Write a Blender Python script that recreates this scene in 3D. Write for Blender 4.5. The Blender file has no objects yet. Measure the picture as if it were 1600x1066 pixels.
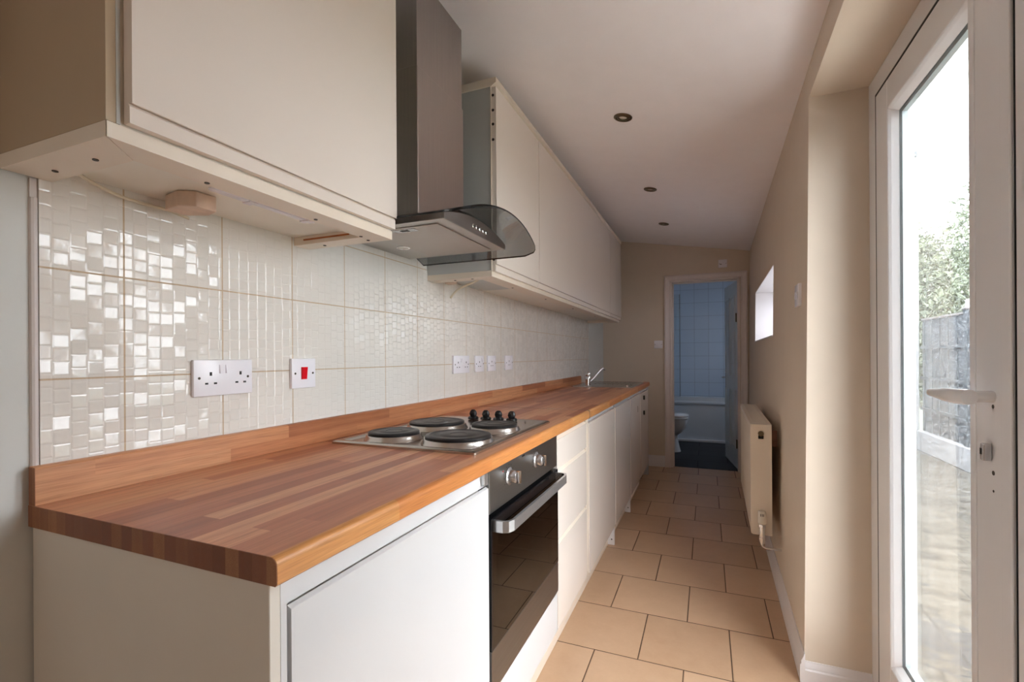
import bpy, bmesh, math, random
from mathutils import Vector, Matrix

random.seed(7)
PI = math.pi
SC = bpy.context.scene
COL = SC.collection

# ------------------------------------------------------------------ materials
class NT:
    """small helper to write node trees"""
    def __init__(s, name):
        s.m = bpy.data.materials.new(name); s.m.use_nodes = True
        s.t = s.m.node_tree; s.t.nodes.clear()
        s.out = s.t.nodes.new('ShaderNodeOutputMaterial')
    def n(s, typ, **kw):
        nd = s.t.nodes.new(typ)
        for k, v in kw.items():
            setattr(nd, k, v)
        return nd
    def link(s, a, b): s.t.links.new(a, b)
    def put(s, sock, v):
        if isinstance(v, bpy.types.NodeSocket): s.link(v, sock)
        else:
            if hasattr(sock.default_value, '__len__') and not hasattr(v, '__len__'):
                v = (v,) * len(sock.default_value)
            if hasattr(v, '__len__') and len(v) == 3 and len(sock.default_value) == 4: v = (*v, 1)
            sock.default_value = v
    def math(s, op, a, b=0.0, c=None):
        nd = s.n('ShaderNodeMath', operation=op)
        s.put(nd.inputs[0], a); s.put(nd.inputs[1], b)
        if c is not None: s.put(nd.inputs[2], c)
        return nd.outputs[0]
    def pos(s):
        g = s.n('ShaderNodeNewGeometry')
        sp = s.n('ShaderNodeSeparateXYZ'); s.link(g.outputs['Position'], sp.inputs[0])
        return sp.outputs[0], sp.outputs[1], sp.outputs[2]
    def posv(s): return s.n('ShaderNodeNewGeometry').outputs['Position']
    def vec(s, x=0.0, y=0.0, z=0.0):
        nd = s.n('ShaderNodeCombineXYZ')
        s.put(nd.inputs[0], x); s.put(nd.inputs[1], y); s.put(nd.inputs[2], z)
        return nd.outputs[0]
    def scale(s, v, sx, sy, sz):
        nd = s.n('ShaderNodeVectorMath', operation='MULTIPLY')
        s.put(nd.inputs[0], v); s.put(nd.inputs[1], (sx, sy, sz)); return nd.outputs[0]
    def noise(s, v, scale=5.0, detail=3.0, rough=.5):
        nd = s.n('ShaderNodeTexNoise'); s.put(nd.inputs['Vector'], v)
        nd.inputs['Scale'].default_value = scale; nd.inputs['Detail'].default_value = detail
        nd.inputs['Roughness'].default_value = rough
        return nd.outputs['Fac']
    def white(s, v):
        nd = s.n('ShaderNodeTexWhiteNoise', noise_dimensions='3D'); s.put(nd.inputs['Vector'], v)
        return nd.outputs['Value'], nd.outputs['Color']
    def ramp(s, f, stops, interp='LINEAR'):
        nd = s.n('ShaderNodeValToRGB'); s.put(nd.inputs[0], f)
        r = nd.color_ramp; r.interpolation = interp
        while len(r.elements) > 1: r.elements.remove(r.elements[-1])
        for i, (p, c) in enumerate(stops):
            e = r.elements[0] if i == 0 else r.elements.new(p)
            e.position = p; e.color = (*c, 1) if len(c) == 3 else c
        return nd.outputs[0]
    def mix(s, f, a, b, mode='MIX'):
        nd = s.n('ShaderNodeMix', data_type='RGBA', blend_type=mode)
        s.put(nd.inputs[0], f); s.put(nd.inputs[6], a); s.put(nd.inputs[7], b)
        return nd.outputs[2]
    def bump(s, h, strength=.3, dist=.002, normal=None):
        nd = s.n('ShaderNodeBump'); s.put(nd.inputs['Height'], h)
        nd.inputs['Strength'].default_value = strength; nd.inputs['Distance'].default_value = dist
        if normal is not None: s.link(normal, nd.inputs['Normal'])
        return nd.outputs[0]
    def principled(s, color, rough=.5, metal=0.0, normal=None, spec=.5, coat=0.0, trans=0.0, ior=1.45):
        p = s.n('ShaderNodeBsdfPrincipled')
        s.put(p.inputs['Base Color'], color); s.put(p.inputs['Roughness'], rough)
        s.put(p.inputs['Metallic'], metal); s.put(p.inputs['Specular IOR Level'], spec)
        s.put(p.inputs['Coat Weight'], coat); s.put(p.inputs['Transmission Weight'], trans)
        s.put(p.inputs['IOR'], ior)
        if normal is not None: s.link(normal, p.inputs['Normal'])
        s.link(p.outputs[0], s.out.inputs[0])
        return p

def srgb(r, g, b):
    f = lambda c: c / 12.92 if c <= .04045 else ((c + .055) / 1.055) ** 2.4
    return (f(r / 255), f(g / 255), f(b / 255))

def plain(name, col, rough=.5, metal=0.0, var=.04, vscale=6.0, bumpy=0.0, bscale=60.0, spec=.5, coat=0.0):
    """one colour with a faint wear variation and an optional fine bump"""
    t = NT(name); v = t.posv()
    n = t.noise(v, vscale, 4)
    lo = tuple(max(0, c * (1 - var)) for c in col); hi = tuple(min(1, c * (1 + var)) for c in col)
    c = t.ramp(n, [(.3, lo), (.7, hi)])
    nm = t.bump(t.noise(v, bscale, 3), bumpy, .002) if bumpy else None
    r = t.math('ADD', rough - .02, t.math('MULTIPLY', t.noise(v, vscale * 3, 2), .04))
    t.principled(c, r, metal, nm, spec, coat)
    return t.m

def cell_grid(t, u, v, u0, v0, du, dv, half=False, gw=.003):
    """tile ids and a grout mask (1 on grout) for a grid in two coordinates"""
    vv = t.math('DIVIDE', t.math('SUBTRACT', v, v0), dv)
    row = t.math('FLOOR', vv)
    uu = t.math('DIVIDE', t.math('SUBTRACT', u, u0), du)
    if half:
        off = t.math('MULTIPLY', t.math('ABSOLUTE', t.math('MODULO', row, 2.0)), .5)
        uu = t.math('ADD', uu, off)
    colm = t.math('FLOOR', uu)
    fu = t.math('SUBTRACT', uu, colm); fv = t.math('SUBTRACT', vv, row)
    eu = t.math('MULTIPLY', t.math('MINIMUM', fu, t.math('SUBTRACT', 1.0, fu)), du)
    ev = t.math('MULTIPLY', t.math('MINIMUM', fv, t.math('SUBTRACT', 1.0, fv)), dv)
    e = t.math('MINIMUM', eu, ev)
    g = t.math('LESS_THAN', e, gw / 2)
    return colm, row, fu, fv, e, g

def mat_floor_tile(name, c1, c2, grout, u0, v0, du, dv, rough=.42, gw=.005, half=True, spec=.5):
    t = NT(name); x, y, z = t.pos()
    colm, row, fu, fv, e, g = cell_grid(t, x, y, u0, v0, du, dv, half, gw)
    w, wc = t.white(t.vec(colm, row, 0.0))
    p = t.posv()
    m1 = t.noise(t.scale(p, 1, 1, 1), 14, 6, .65); m2 = t.noise(p, 3.1, 3); m3 = t.noise(p, 70, 3, .7)
    f = t.math('ADD', t.math('MULTIPLY', w, .30), t.math('ADD', t.math('MULTIPLY', m1, .35), t.math('MULTIPLY', m2, .35)))
    f = t.math('ADD', f, t.math('MULTIPLY', t.math('SUBTRACT', m3, .5), .12))
    col = t.ramp(f, [(.25, c1), (.75, c2)])
    gn = t.noise(p, 30, 3)
    gcol = t.mix(gn, grout, tuple(min(1, c * 2.4) for c in grout))
    col = t.mix(g, col, gcol)
    hh = t.math('MINIMUM', t.math('DIVIDE', e, .006), 1.0)
    hh = t.math('ADD', hh, t.math('MULTIPLY', m1, .25))
    t.principled(col, t.math('ADD', rough, t.math('MULTIPLY', g, .4)), 0, t.bump(hh, .5, .0025), spec)
    return t.m

def mat_mosaic():
    """glossy off-white tile pressed with small uneven mosaic squares"""
    t = NT('cream_relief_tile'); x, y, z = t.pos()
    colm, row, fu, fv, e, g = cell_grid(t, y, z, .3865, .9275, .2155, .2055, False, .0034)
    # small squares, uneven rows
    cy = t.math('DIVIDE', y, .02694); cyf = t.math('FLOOR', cy)
    sh, _ = t.white(t.vec(cyf, 3.0, 1.0)); sh = t.math('MULTIPLY', sh, 2.2)
    cz = t.math('ADD', t.math('DIVIDE', z, .0257), t.math('MULTIPLY', sh, .35)); czf = t.math('FLOOR', cz)
    ry = t.math('SUBTRACT', cy, cyf); rz = t.math('SUBTRACT', cz, czf)
    r, rc = t.white(t.vec(cyf, czf, 5.0))
    sp = t.n('ShaderNodeSeparateColor'); t.link(rc, sp.inputs[0])
    tx = t.math('MULTIPLY', t.math('SUBTRACT', sp.outputs[0], .5), t.math('SUBTRACT', ry, .5))
    tz = t.math('MULTIPLY', t.math('SUBTRACT', sp.outputs[1], .5), t.math('SUBTRACT', rz, .5))
    edge = t.math('MINIMUM', t.math('MINIMUM', ry, t.math('SUBTRACT', 1.0, ry)), t.math('MINIMUM', rz, t.math('SUBTRACT', 1.0, rz)))
    groove = t.math('MINIMUM', t.math('MULTIPLY', edge, 9.0), 1.0)
    h = t.math('ADD', t.math('MULTIPLY', r, .55), t.math('ADD', t.math('MULTIPLY', tx, 4.2), t.math('MULTIPLY', tz, 3.2)))
    h = t.math('ADD', h, t.math('MULTIPLY', groove, .55))
    h = t.math('ADD', h, t.math('MULTIPLY', t.noise(t.posv(), 45, 2), .5))
    h = t.math('SUBTRACT', h, t.math('MULTIPLY', g, 1.2))
    col = t.ramp(t.noise(t.posv(), 4, 3), [(.3, srgb(217, 212, 205)), (.7, srgb(223, 218, 211))])
    col = t.mix(g, col, srgb(190, 168, 142))
    t.principled(col, t.math('ADD', .09, t.math('MULTIPLY', g, .6)), 0, t.bump(h, .62, .0014), .5)
    return t.m

def mat_stave(name, row_axis, v0, width, length, stops, rough=.33, bright=1.0):
    """laminated wood staves running along y; rows counted along x or z"""
    t = NT(name); x, y, z = t.pos()
    r = x if row_axis == 'x' else z
    rr = t.math('DIVIDE', t.math('SUBTRACT', r, v0), width); row = t.math('FLOOR', rr)
    w0, _ = t.white(t.vec(row, 11.0, 0.0))
    yy = t.math('ADD', t.math('DIVIDE', y, length), t.math('MULTIPLY', w0, 7.3)); cell = t.math('FLOOR', yy)
    w, wc = t.white(t.vec(row, cell, 2.0))
    # grain: stretched noise, shifted per stave
    off = t.math('MULTIPLY', w, 30.0)
    gv = t.vec(t.math('ADD', t.math('MULTIPLY', x, 46.0), off), t.math('ADD', t.math('MULTIPLY', y, 2.2), off), t.math('MULTIPLY', z, 46.0))
    g1 = t.noise(gv, 1.6, 5, .6)
    gv2 = t.vec(t.math('MULTIPLY', x, 300.0), t.math('MULTIPLY', y, 9.0), t.math('MULTIPLY', z, 300.0))
    g2 = t.noise(gv2, 1.5, 2)
    wv = t.n('ShaderNodeTexWave', wave_type='BANDS', bands_direction='X')
    t.link(t.vec(t.math('ADD', t.math('MULTIPLY', r, 14.0), off), t.math('MULTIPLY', y, .9), 0.0), wv.inputs['Vector'])
    wv.inputs['Scale'].default_value = 1.0; wv.inputs['Distortion'].default_value = 7.0; wv.inputs['Detail'].default_value = 2.0
    wv.inputs['Detail Scale'].default_value = .6
    f = t.math('ADD', t.math('MULTIPLY', w, .66), t.math('MULTIPLY', g1, .34))
    col = t.ramp(f, stops)
    dark = t.math('ADD', t.math('MULTIPLY', t.math('POWER', g2, 2.0), .8), t.math('MULTIPLY', t.math('POWER', wv.outputs['Fac'], 2.0), .16))
    col = t.mix(dark, col, srgb(122, 66, 36))
    hn = t.bump(g2, .12, .0008)
    t.principled(col, t.math('ADD', rough, t.math('MULTIPLY', g1, .1)), 0, hn, .5)
    return t.m

def mat_metal(name, col, rough, axis='y', amount=.25):
    """brushed metal"""
    t = NT(name); x, y, z = t.pos()
    k = {'x': (3, 400, 400), 'y': (400, 3, 400), 'z': (400, 400, 3)}[axis]
    n = t.noise(t.scale(t.posv(), *k), 1.0, 3)
    n2 = t.noise(t.posv(), 5, 4)
    c = t.mix(t.math('MULTIPLY', n, amount), col, tuple(c * .55 for c in col))
    c = t.mix(t.math('MULTIPLY', n2, .25), c, tuple(c * .75 for c in col))
    t.principled(c, t.math('ADD', rough, t.math('MULTIPLY', n, .08)), 1.0, t.bump(n, .05, .0004))
    return t.m

def mat_wall(name, c):
    t = NT(name); p = t.posv()
    f = t.math('ADD', t.math('MULTIPLY', t.noise(p, 1.3, 4), .6), t.math('MULTIPLY', t.noise(p, 9, 3), .4))
    col = t.ramp(f, [(.3, tuple(k * .965 for k in c)), (.7, tuple(min(1, k * 1.03) for k in c))])
    h = t.math('ADD', t.noise(p, 2.2, 3), t.math('MULTIPLY', t.noise(p, 130, 3), .06))
    t.principled(col, .62, 0, t.bump(h, .25, .008), .35)
    return t.m

def mat_pane(name, tint, drops=False, gloss=1.0):
    """clear sheet glass: straight-through transmission plus a mirror coat; optional raindrops"""
    t = NT(name)
    tr = t.n('ShaderNodeBsdfTransparent'); t.put(tr.inputs[0], tint)
    gl = t.n('ShaderNodeBsdfGlossy'); gl.inputs['Roughness'].default_value = 0.01
    fr = t.n('ShaderNodeFresnel'); gb = t.n('ShaderNodeNewGeometry')
    t.link(t.math('ADD', 1.45, t.math('MULTIPLY', gb.outputs['Backfacing'], 1 / 1.45 - 1.45)), fr.inputs['IOR'])
    mx = t.n('ShaderNodeMixShader'); t.link(t.math('MULTIPLY', fr.outputs[0], gloss), mx.inputs[0])
    t.link(tr.outputs[0], mx.inputs[1]); t.link(gl.outputs[0], mx.inputs[2])
    last = mx.outputs[0]
    if drops:
        vo = t.n('ShaderNodeTexVoronoi', feature='F1'); vo.inputs['Scale'].default_value = 360
        t.link(t.posv(), vo.inputs['Vector'])
        keep, _ = t.white(vo.outputs['Position'])
        d = t.math('LESS_THAN', vo.outputs['Distance'], t.math('MULTIPLY', keep, .62))
        bs = t.n('ShaderNodeBsdfTranslucent'); t.put(bs.inputs[0], (.42, .44, .46))
        _, _, zz = t.pos()
        band = t.ramp(t.math('ADD', zz, t.math('MULTIPLY', t.noise(t.posv(), 6, 2), .2)), [(.78, (.12,) * 3), (.98, (1,) * 3)])
        m2 = t.n('ShaderNodeMixShader'); t.link(t.math('MULTIPLY', t.math('MULTIPLY', d, .26), band), m2.inputs[0])
        t.link(last, m2.inputs[1]); t.link(bs.outputs[0], m2.inputs[2]); last = m2.outputs[0]
    t.link(last, t.out.inputs[0])
    return t.m

def mat_frosted(c=(.62, .63, .64), name='frosted_window_glass'):
    t = NT(name)
    tl = t.n('ShaderNodeBsdfTranslucent'); t.put(tl.inputs[0], c)
    tr = t.n('ShaderNodeBsdfTransparent'); t.put(tr.inputs[0], c)
    f = t.noise(t.posv(), 90, 3)
    mx = t.n('ShaderNodeMixShader'); t.link(t.ramp(f, [(.3, (.6,)*3), (.7, (.8,)*3)]), mx.inputs[0])
    t.link(tl.outputs[0], mx.inputs[1]); t.link(tr.outputs[0], mx.inputs[2])
    t.link(mx.outputs[0], t.out.inputs[0])
    return t.m

M = {}
M['wall'] = mat_wall('magnolia_wall_paint', srgb(213, 199, 182))
M['wall_left'] = mat_wall('pale_wall_paint', srgb(204, 205, 202))
M['ceiling'] = mat_wall('ceiling_paint', srgb(250, 246, 248))
M['floor'] = mat_floor_tile('beige_floor_tile', srgb(186, 152, 122), srgb(208, 176, 146), srgb(70, 52, 38), -.2547 - .1665, 2.2089, .3335, .3433, .34, .0045)
M['bath_floor'] = mat_floor_tile('black_slate_tile', srgb(34, 33, 36), srgb(50, 49, 54), srgb(18, 18, 20), -.1, 5.3, .6, .3, .5, .004, True, .3)
M['mosaic'] = mat_mosaic()
woodstops = [(.12, srgb(146, 80, 54)), (.3, srgb(172, 102, 70)), (.5, srgb(198, 130, 94)), (.68, srgb(214, 152, 112)), (.86, srgb(222, 168, 128))]
upstops = [(.12, srgb(160, 100, 68)), (.35, srgb(186, 122, 82)), (.6, srgb(204, 142, 100)), (.86, srgb(218, 166, 122))]
nosestops = [(.1, srgb(192, 112, 62)), (.4, srgb(206, 132, 72)), (.7, srgb(214, 150, 88)), (.9, srgb(222, 166, 104))]
M['worktop'] = mat_stave('beech_block_worktop', 'x', -1.135, .0405, .52, woodstops, .30)
M['nose'] = mat_stave('beech_block_front_edge', 'x', -.60, .2, .40, nosestops, .30)
M['upstand'] = mat_stave('beech_block_upstand', 'z', .908, .0355, .46, upstops, .34)
M['gloss'] = plain('gloss_cream_door', srgb(226, 216, 207), .10, 0, .01, 3, spec=.5)
M['gloss_darkened'] = plain('darkened_gloss_door', srgb(208, 208, 209), .12, 0, .01, 3)  # cream door finish darkened in colour to offset strong daylight nearby
M['cream'] = plain('cream_laminate', srgb(226, 214, 198), .34, 0, .03)
M['cream_dull'] = plain('cream_end_panel', srgb(212, 206, 196), .42, 0, .02)
M['cream_side'] = plain('shade_toned_side_panel', srgb(176, 156, 130), .42, 0, .02)  # cream darkened in colour for the dim side facing away from daylight
M['carcass'] = plain('white_melamine', srgb(226, 220, 208), .4, 0, .02)
M['grey_side'] = plain('grey_melamine_side', srgb(188, 190, 188), .4, 0, .03, 2)
M['steel'] = mat_metal('brushed_steel', (.52, .47, .44), .30, 'z', .5)
M['steel_oven'] = mat_metal('oven_strip_steel', (.26, .245, .235), .30, 'y', .4)
M['steel_body'] = mat_metal('hood_body_steel', (.40, .35, .32), .34, 'y', .3)
M['steel_y'] = mat_metal('brushed_steel_horizontal', (.50, .47, .44), .28, 'y')
M['steel_dark'] = mat_metal('dark_brushed_steel', (.27, .26, .25), .32, 'y')
M['rim'] = plain('satin_rim_steel', (.52, .49, .46), .24, 1, .05)
M['chrome'] = plain('polished_chrome', (.75, .75, .76), .08, 1, .02)
M['silver'] = plain('satin_silver_plastic', srgb(196, 196, 198), .26, .85, .03)
M['inox'] = mat_metal('sink_steel', (.60, .58, .56), .22, 'y')
M['hob'] = mat_metal('hob_steel', (.56, .52, .48), .22, 'x')
M['iron'] = plain('black_hotplate_iron', srgb(44, 43, 44), .42, .3, .15, 30, .15, 200)
M['iron_worn'] = plain('worn_hotplate_centre', srgb(82, 78, 76), .45, .3, .1, 30)
M['black'] = plain('black_plastic', srgb(16, 17, 20), .2, 0, .1)
M['black_matt'] = plain('black_seal', srgb(20, 20, 20), .6, 0, .1)
M['cavity'] = plain('oven_enamel', srgb(50, 44, 40), .45, 0, .2)
M['wire'] = plain('oven_wire', srgb(200, 196, 190), .3, .8, .1)
M['white'] = plain('white_plastic', srgb(232, 230, 236), .24, 0, .01)
M['pvc'] = plain('white_pvcu', srgb(226, 226, 228), .22, 0, .01, 2)
M['gloss_paint'] = plain('white_gloss_paint', srgb(228, 218, 214), .3, 0, .02, 8, .08, 30)
M['skirt'] = plain('white_skirting_paint', srgb(226, 222, 222), .3, 0, .02, 8, .08, 30)
M['grey_paint'] = plain('pale_grey_door_paint', srgb(216, 222, 222), .35, 0, .02, 8, .05, 80)
M['rad'] = plain('cream_radiator_enamel', srgb(222, 211, 196), .3, 0, .015, 5)
M['rad_back'] = plain('brown_old_paint', srgb(128, 92, 74), .7, 0, .25, 20)
M['red'] = plain('red_switch_plastic', srgb(214, 12, 30), .25, 0, .02)
M['bronze'] = plain('antique_bronze', srgb(116, 104, 84), .34, .9, .12, 30)
M['lamp_glass'] = plain('lamp_reflector_glass', srgb(226, 220, 206), .15, .15, .1)
M['ceramic'] = plain('white_ceramic', srgb(228, 230, 232), .08, 0, .01)
M['acrylic'] = plain('white_acrylic', srgb(216, 222, 228), .12, 0, .01)
M['pinewood'] = plain('bare_pine_block', srgb(212, 186, 166), .6, 0, .12, 25, .2, 80)
M['rust'] = plain('brown_raw_edge', srgb(166, 98, 52), .6, 0, .2, 30)
M['cable'] = plain('cream_cable_sheath', srgb(206, 194, 172), .5, 0, .05)
M['screw'] = plain('dark_screw', srgb(70, 62, 54), .4, .7, .1)
M['trimstrip'] = plain('tile_trim_plastic', srgb(208, 201, 198), .35, 0, .03)
M['pane'] = mat_pane('door_glass_rain', (.97, .985, .98), True)
M['pane_in'] = mat_pane('door_glass_inner', (.97, .985, .98), False)
M['smoke'] = mat_pane('smoked_canopy_glass', (.56, .58, .585), False, 1.0)
M['smoke_edge'] = plain('smoked_glass_edge', srgb(18, 20, 22), .1, 0, .05)
M['oven_glass'] = mat_pane('dark_oven_glass', (.30, .28, .26), False, 1.3)
M['screen'] = mat_pane('bath_screen_glass', (.95, .975, .975), False, 1.0)
M['spacer'] = plain('glazing_spacer', srgb(150, 160, 160), .4, .2, .05)
M['frosted'] = mat_frosted(); M['frosted_dim'] = mat_frosted((.56, .59, .62), 'obscure_bathroom_glass')
M['filter'] = mat_metal('hood_filter_mesh', (.55, .50, .46), .38, 'x')

def mat_bath_tile():
    t = NT('white_bathroom_tile'); x, y, z = t.pos()
    u = t.math('ADD', x, y)
    colm, row, fu, fv, e, g = cell_grid(t, x, z, .02, .957, .195, .196, False, .003)
    gy = cell_grid(t, y, z, .0, .957, .195, .196, False, .003)
    nrm = t.n('ShaderNodeNewGeometry'); sp = t.n('ShaderNodeSeparateXYZ'); t.link(nrm.outputs['Normal'], sp.inputs[0])
    side = t.math('GREATER_THAN', t.math('ABSOLUTE', sp.outputs[0]), .5)
    gg = t.math('ADD', t.math('MULTIPLY', g, t.math('SUBTRACT', 1.0, side)), t.math('MULTIPLY', gy[5], side))
    ee = t.math('ADD', t.math('MULTIPLY', e, t.math('SUBTRACT', 1.0, side)), t.math('MULTIPLY', gy[4], side))
    col = t.mix(gg, srgb(196, 208, 222), srgb(140, 146, 158))
    h = t.math('ADD', t.math('MINIMUM', t.math('DIVIDE', ee, .004), 1.0), t.math('MULTIPLY', t.noise(t.posv(), 12, 2), .6))
    t.principled(col, .15, 0, t.bump(h, .35, .002), .5)
    return t.m
M['bath_tile'] = mat_bath_tile()

def mat_patio():
    t = NT('weathered_concrete_slabs'); x, y, z = t.pos(); p = t.posv()
    colm, row, fu, fv, e, g = cell_grid(t, x, y, 1.93, 2.2, .95, 1.35, True, .014)
    a = t.noise(t.scale(p, 1.2, 3.0, 1), 2.4, 6, .65); b = t.noise(p, 26, 5, .7)
    f = t.math('ADD', t.math('MULTIPLY', a, .6), t.math('MULTIPLY', b, .4))
    col = t.ramp(f, [(.40, (.060, .055, .048)), (.5, (.092, .083, .068)), (.60, (.122, .113, .097))])
    st = t.ramp(t.noise(t.scale(p, 2.2, 4.5, 1), 1.9, 6, .6), [(.64, (0, 0, 0)), (.68, (1, 1, 1))])
    col = t.mix(t.math('MULTIPLY', st, .75), col, (.050, .052, .056))
    ds = t.math('ADD', t.math('POWER', t.math('DIVIDE', t.math('SUBTRACT', x, .99), .14), 2.0), t.math('POWER', t.math('DIVIDE', t.math('SUBTRACT', y, 2.62), .24), 2.0))
    pt = t.math('GREATER_THAN', t.noise(t.scale(p, 1, 2.2, 1), 9, 4, .6), t.math('ADD', .38, t.math('MULTIPLY', ds, .12)))
    col = t.mix(t.math('MULTIPLY', pt, .6), col, (.048, .050, .055))
    vo = t.n('ShaderNodeTexVoronoi', feature='DISTANCE_TO_EDGE'); vo.inputs['Scale'].default_value = 1.1
    wob = t.n('ShaderNodeVectorMath', operation='ADD'); t.link(p, wob.inputs[0])
    nn = t.n('ShaderNodeTexNoise'); nn.inputs['Scale'].default_value = 3.0; t.link(p, nn.inputs['Vector'])
    sc_ = t.n('ShaderNodeVectorMath', operation='SCALE'); t.link(nn.outputs['Color'], sc_.inputs[0]); sc_.inputs[3].default_value = .5
    t.link(sc_.outputs[0], wob.inputs[1]); t.link(wob.outputs[0], vo.inputs['Vector'])
    cr = t.math('LESS_THAN', vo.outputs['Distance'], .008)
    col = t.mix(t.math('MULTIPLY', t.math('MAXIMUM', cr, g), .6), col, (.045, .042, .036))
    t.principled(col, .8, 0, t.bump(b, .4, .004), .3)
    return t.m
M['patio'] = mat_patio()

def mat_fence():
    t = NT('weathered_fence_board'); x, y, z = t.pos()
    n = t.noise(t.scale(t.posv(), 8, 8, 1.2), 5, 5, .6)
    w, _ = t.white(t.vec(0.0, t.math('FLOOR', t.math('DIVIDE', y, .11)), 0.0))
    f = t.math('ADD', t.math('MULTIPLY', n, .8), t.math('MULTIPLY', w, .2))
    t.principled(t.ramp(f, [(.2, (.052, .062, .072)), (.8, (.074, .084, .096))]), .7, 0, t.bump(n, .4, .003), .3)
    return t.m
M['fence'] = mat_fence()
M['fence_cap'] = plain('fence_capping', (.12, .105, .105), .6, 0, .1)
M['bounce_slab'] = plain('pale_bounce_stone', srgb(214, 210, 204), .7, 0, .08, 5, .3, 40)  # pale colour of the added slab that bounces light indoors
M['render'] = plain('white_masonry_paint', (.30, .298, .305), .75, 0, .05, 6, .3, 60)
M['render_dark'] = plain('grey_lamp_casing', (.05, .055, .06), .5, 0, .1)
M['leaf_a'] = plain('green_leaf', (.085, .105, .060), .55, 0, .25, 3)
M['leaf_b'] = plain('pale_leaf', (.14, .155, .10), .55, 0, .25, 3)
M['bark'] = plain('grey_bark', (.05, .042, .035), .8, 0, .2, 20)

# ------------------------------------------------------------------ mesh helpers
def BM(): return bmesh.new()

def box(bm, x0, x1, y0, y1, z0, z1, bev=0.0, seg=1):
    b = bmesh.new()
    r = bmesh.ops.create_cube(b, size=1.0)
    for v in b.verts:
        v.co.x = x0 if v.co.x < 0 else x1
        v.co.y = y0 if v.co.y < 0 else y1
        v.co.z = z0 if v.co.z < 0 else z1
    if bev > 0:
        bmesh.ops.bevel(b, geom=b.edges[:], offset=bev, segments=seg, affect='EDGES', profile=.5)
    merge(bm, b)
    return bm

def merge(bm, b):
    m = bpy.data.meshes.new('tmp'); b.to_mesh(m); b.free()
    bm.from_mesh(m); bpy.data.meshes.remove(m)

def hexa(bm, pts):
    """8 corners, bottom ring then top ring"""
    vs = [bm.verts.new(p) for p in pts]
    for f in ((0, 3, 2, 1), (4, 5, 6, 7), (0, 1, 5, 4), (1, 2, 6, 5), (2, 3, 7, 6), (3, 0, 4, 7)):
        bm.faces.new([vs[i] for i in f])
    return bm

def prism(bm, pts2, axis, a0, a1, bev=0):
    """extrude a 2-D outline along an axis; pts2 in the two other coordinates (order x,y,z)"""
    b = bmesh.new()
    def mk(p, a):
        if axis == 'x': return (a, p[0], p[1])
        if axis == 'y': return (p[0], a, p[1])
        return (p[0], p[1], a)
    lo = [b.verts.new(mk(p, a0)) for p in pts2]; hi = [b.verts.new(mk(p, a1)) for p in pts2]
    n = len(pts2)
    b.faces.new(lo[::-1]); b.faces.new(hi)
    for i in range(n): b.faces.new((lo[i], lo[(i + 1) % n], hi[(i + 1) % n], hi[i]))
    bmesh.ops.recalc_face_normals(b, faces=b.faces[:])
    if bev:
        ee = [e for e in b.edges if len(e.link_faces) == 2 and e.calc_face_angle(0) > .6]
        bmesh.ops.bevel(b, geom=ee, offset=bev, segments=2, affect='EDGES', profile=.5)
    merge(bm, b)
    return bm

def frame_basis(d):
    d = Vector(d).normalized()
    up = Vector((0, 0, 1)) if abs(d.z) < .95 else Vector((1, 0, 0))
    u = d.cross(up).normalized(); w = u.cross(d).normalized()
    return u, w

def tube(bm, path, r, seg=14, caps=True):
    path = [Vector(p) for p in path]
    rs = r if hasattr(r, '__len__') else [r] * len(path)
    rings = []
    u = None
    for i, p in enumerate(path):
        if i == 0: d = path[1] - p
        elif i == len(path) - 1: d = p - path[i - 1]
        else: d = (path[i + 1] - p).normalized() + (p - path[i - 1]).normalized()
        d.normalize()
        if u is None: u, w = frame_basis(d)
        else:
            u = (u - d * u.dot(d)).normalized(); w = u.cross(d).normalized()
        rings.append([bm.verts.new(p + (u * math.cos(2 * PI * k / seg) + w * math.sin(2 * PI * k / seg)) * rs[i]) for k in range(seg)])
    for a, b in zip(rings, rings[1:]):
        for k in range(seg): bm.faces.new((a[k], a[(k + 1) % seg], b[(k + 1) % seg], b[k]))
    if caps:
        bm.faces.new(rings[0][::-1]); bm.faces.new(rings[-1])
    return bm

def lathe(bm, prof, origin, axis=(0, 0, 1), seg=40, close=True):
    """prof: list of (radius, height along axis)"""
    o = Vector(origin); a = Vector(axis).normalized(); u, w = frame_basis(a)
    rings = []
    for r, h in prof:
        if r < 1e-6: rings.append([bm.verts.new(o + a * h)])
        else: rings.append([bm.verts.new(o + a * h + (u * math.cos(2 * PI * k / seg) + w * math.sin(2 * PI * k / seg)) * r) for k in range(seg)])
    for p, q in zip(rings, rings[1:]):
        for k in range(seg):
            k2 = (k + 1) % seg
            if len(p) == 1 and len(q) == 1: continue
            if len(p) == 1: bm.faces.new((p[0], q[k2], q[k]))
            elif len(q) == 1: bm.faces.new((p[k], p[k2], q[0]))
            else: bm.faces.new((p[k], p[k2], q[k2], q[k]))
    if close:
        if len(rings[0]) > 1: bm.faces.new(rings[0])
        if len(rings[-1]) > 1: bm.faces.new(rings[-1][::-1])
    return bm

def smooth_path(pts, n=6):
    """Catmull-Rom through the points"""
    P = [Vector(p) for p in pts]; P = [P[0] * 2 - P[1]] + P + [P[-1] * 2 - P[-2]]
    out = []
    for i in range(1, len(P) - 2):
        for k in range(n):
            t = k / n
            a, b, c, d = P[i - 1], P[i], P[i + 1], P[i + 2]
            out.append(.5 * ((2 * b) + (c - a) * t + (2 * a - 5 * b + 4 * c - d) * t * t + (3 * b - a - 3 * c + d) * t ** 3))
    out.append(P[-2]); return out

def wpos(o):
    p = Vector((0, 0, 0))
    while o is not None:
        p += Vector(o.location); o = o.parent
    return p

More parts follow.
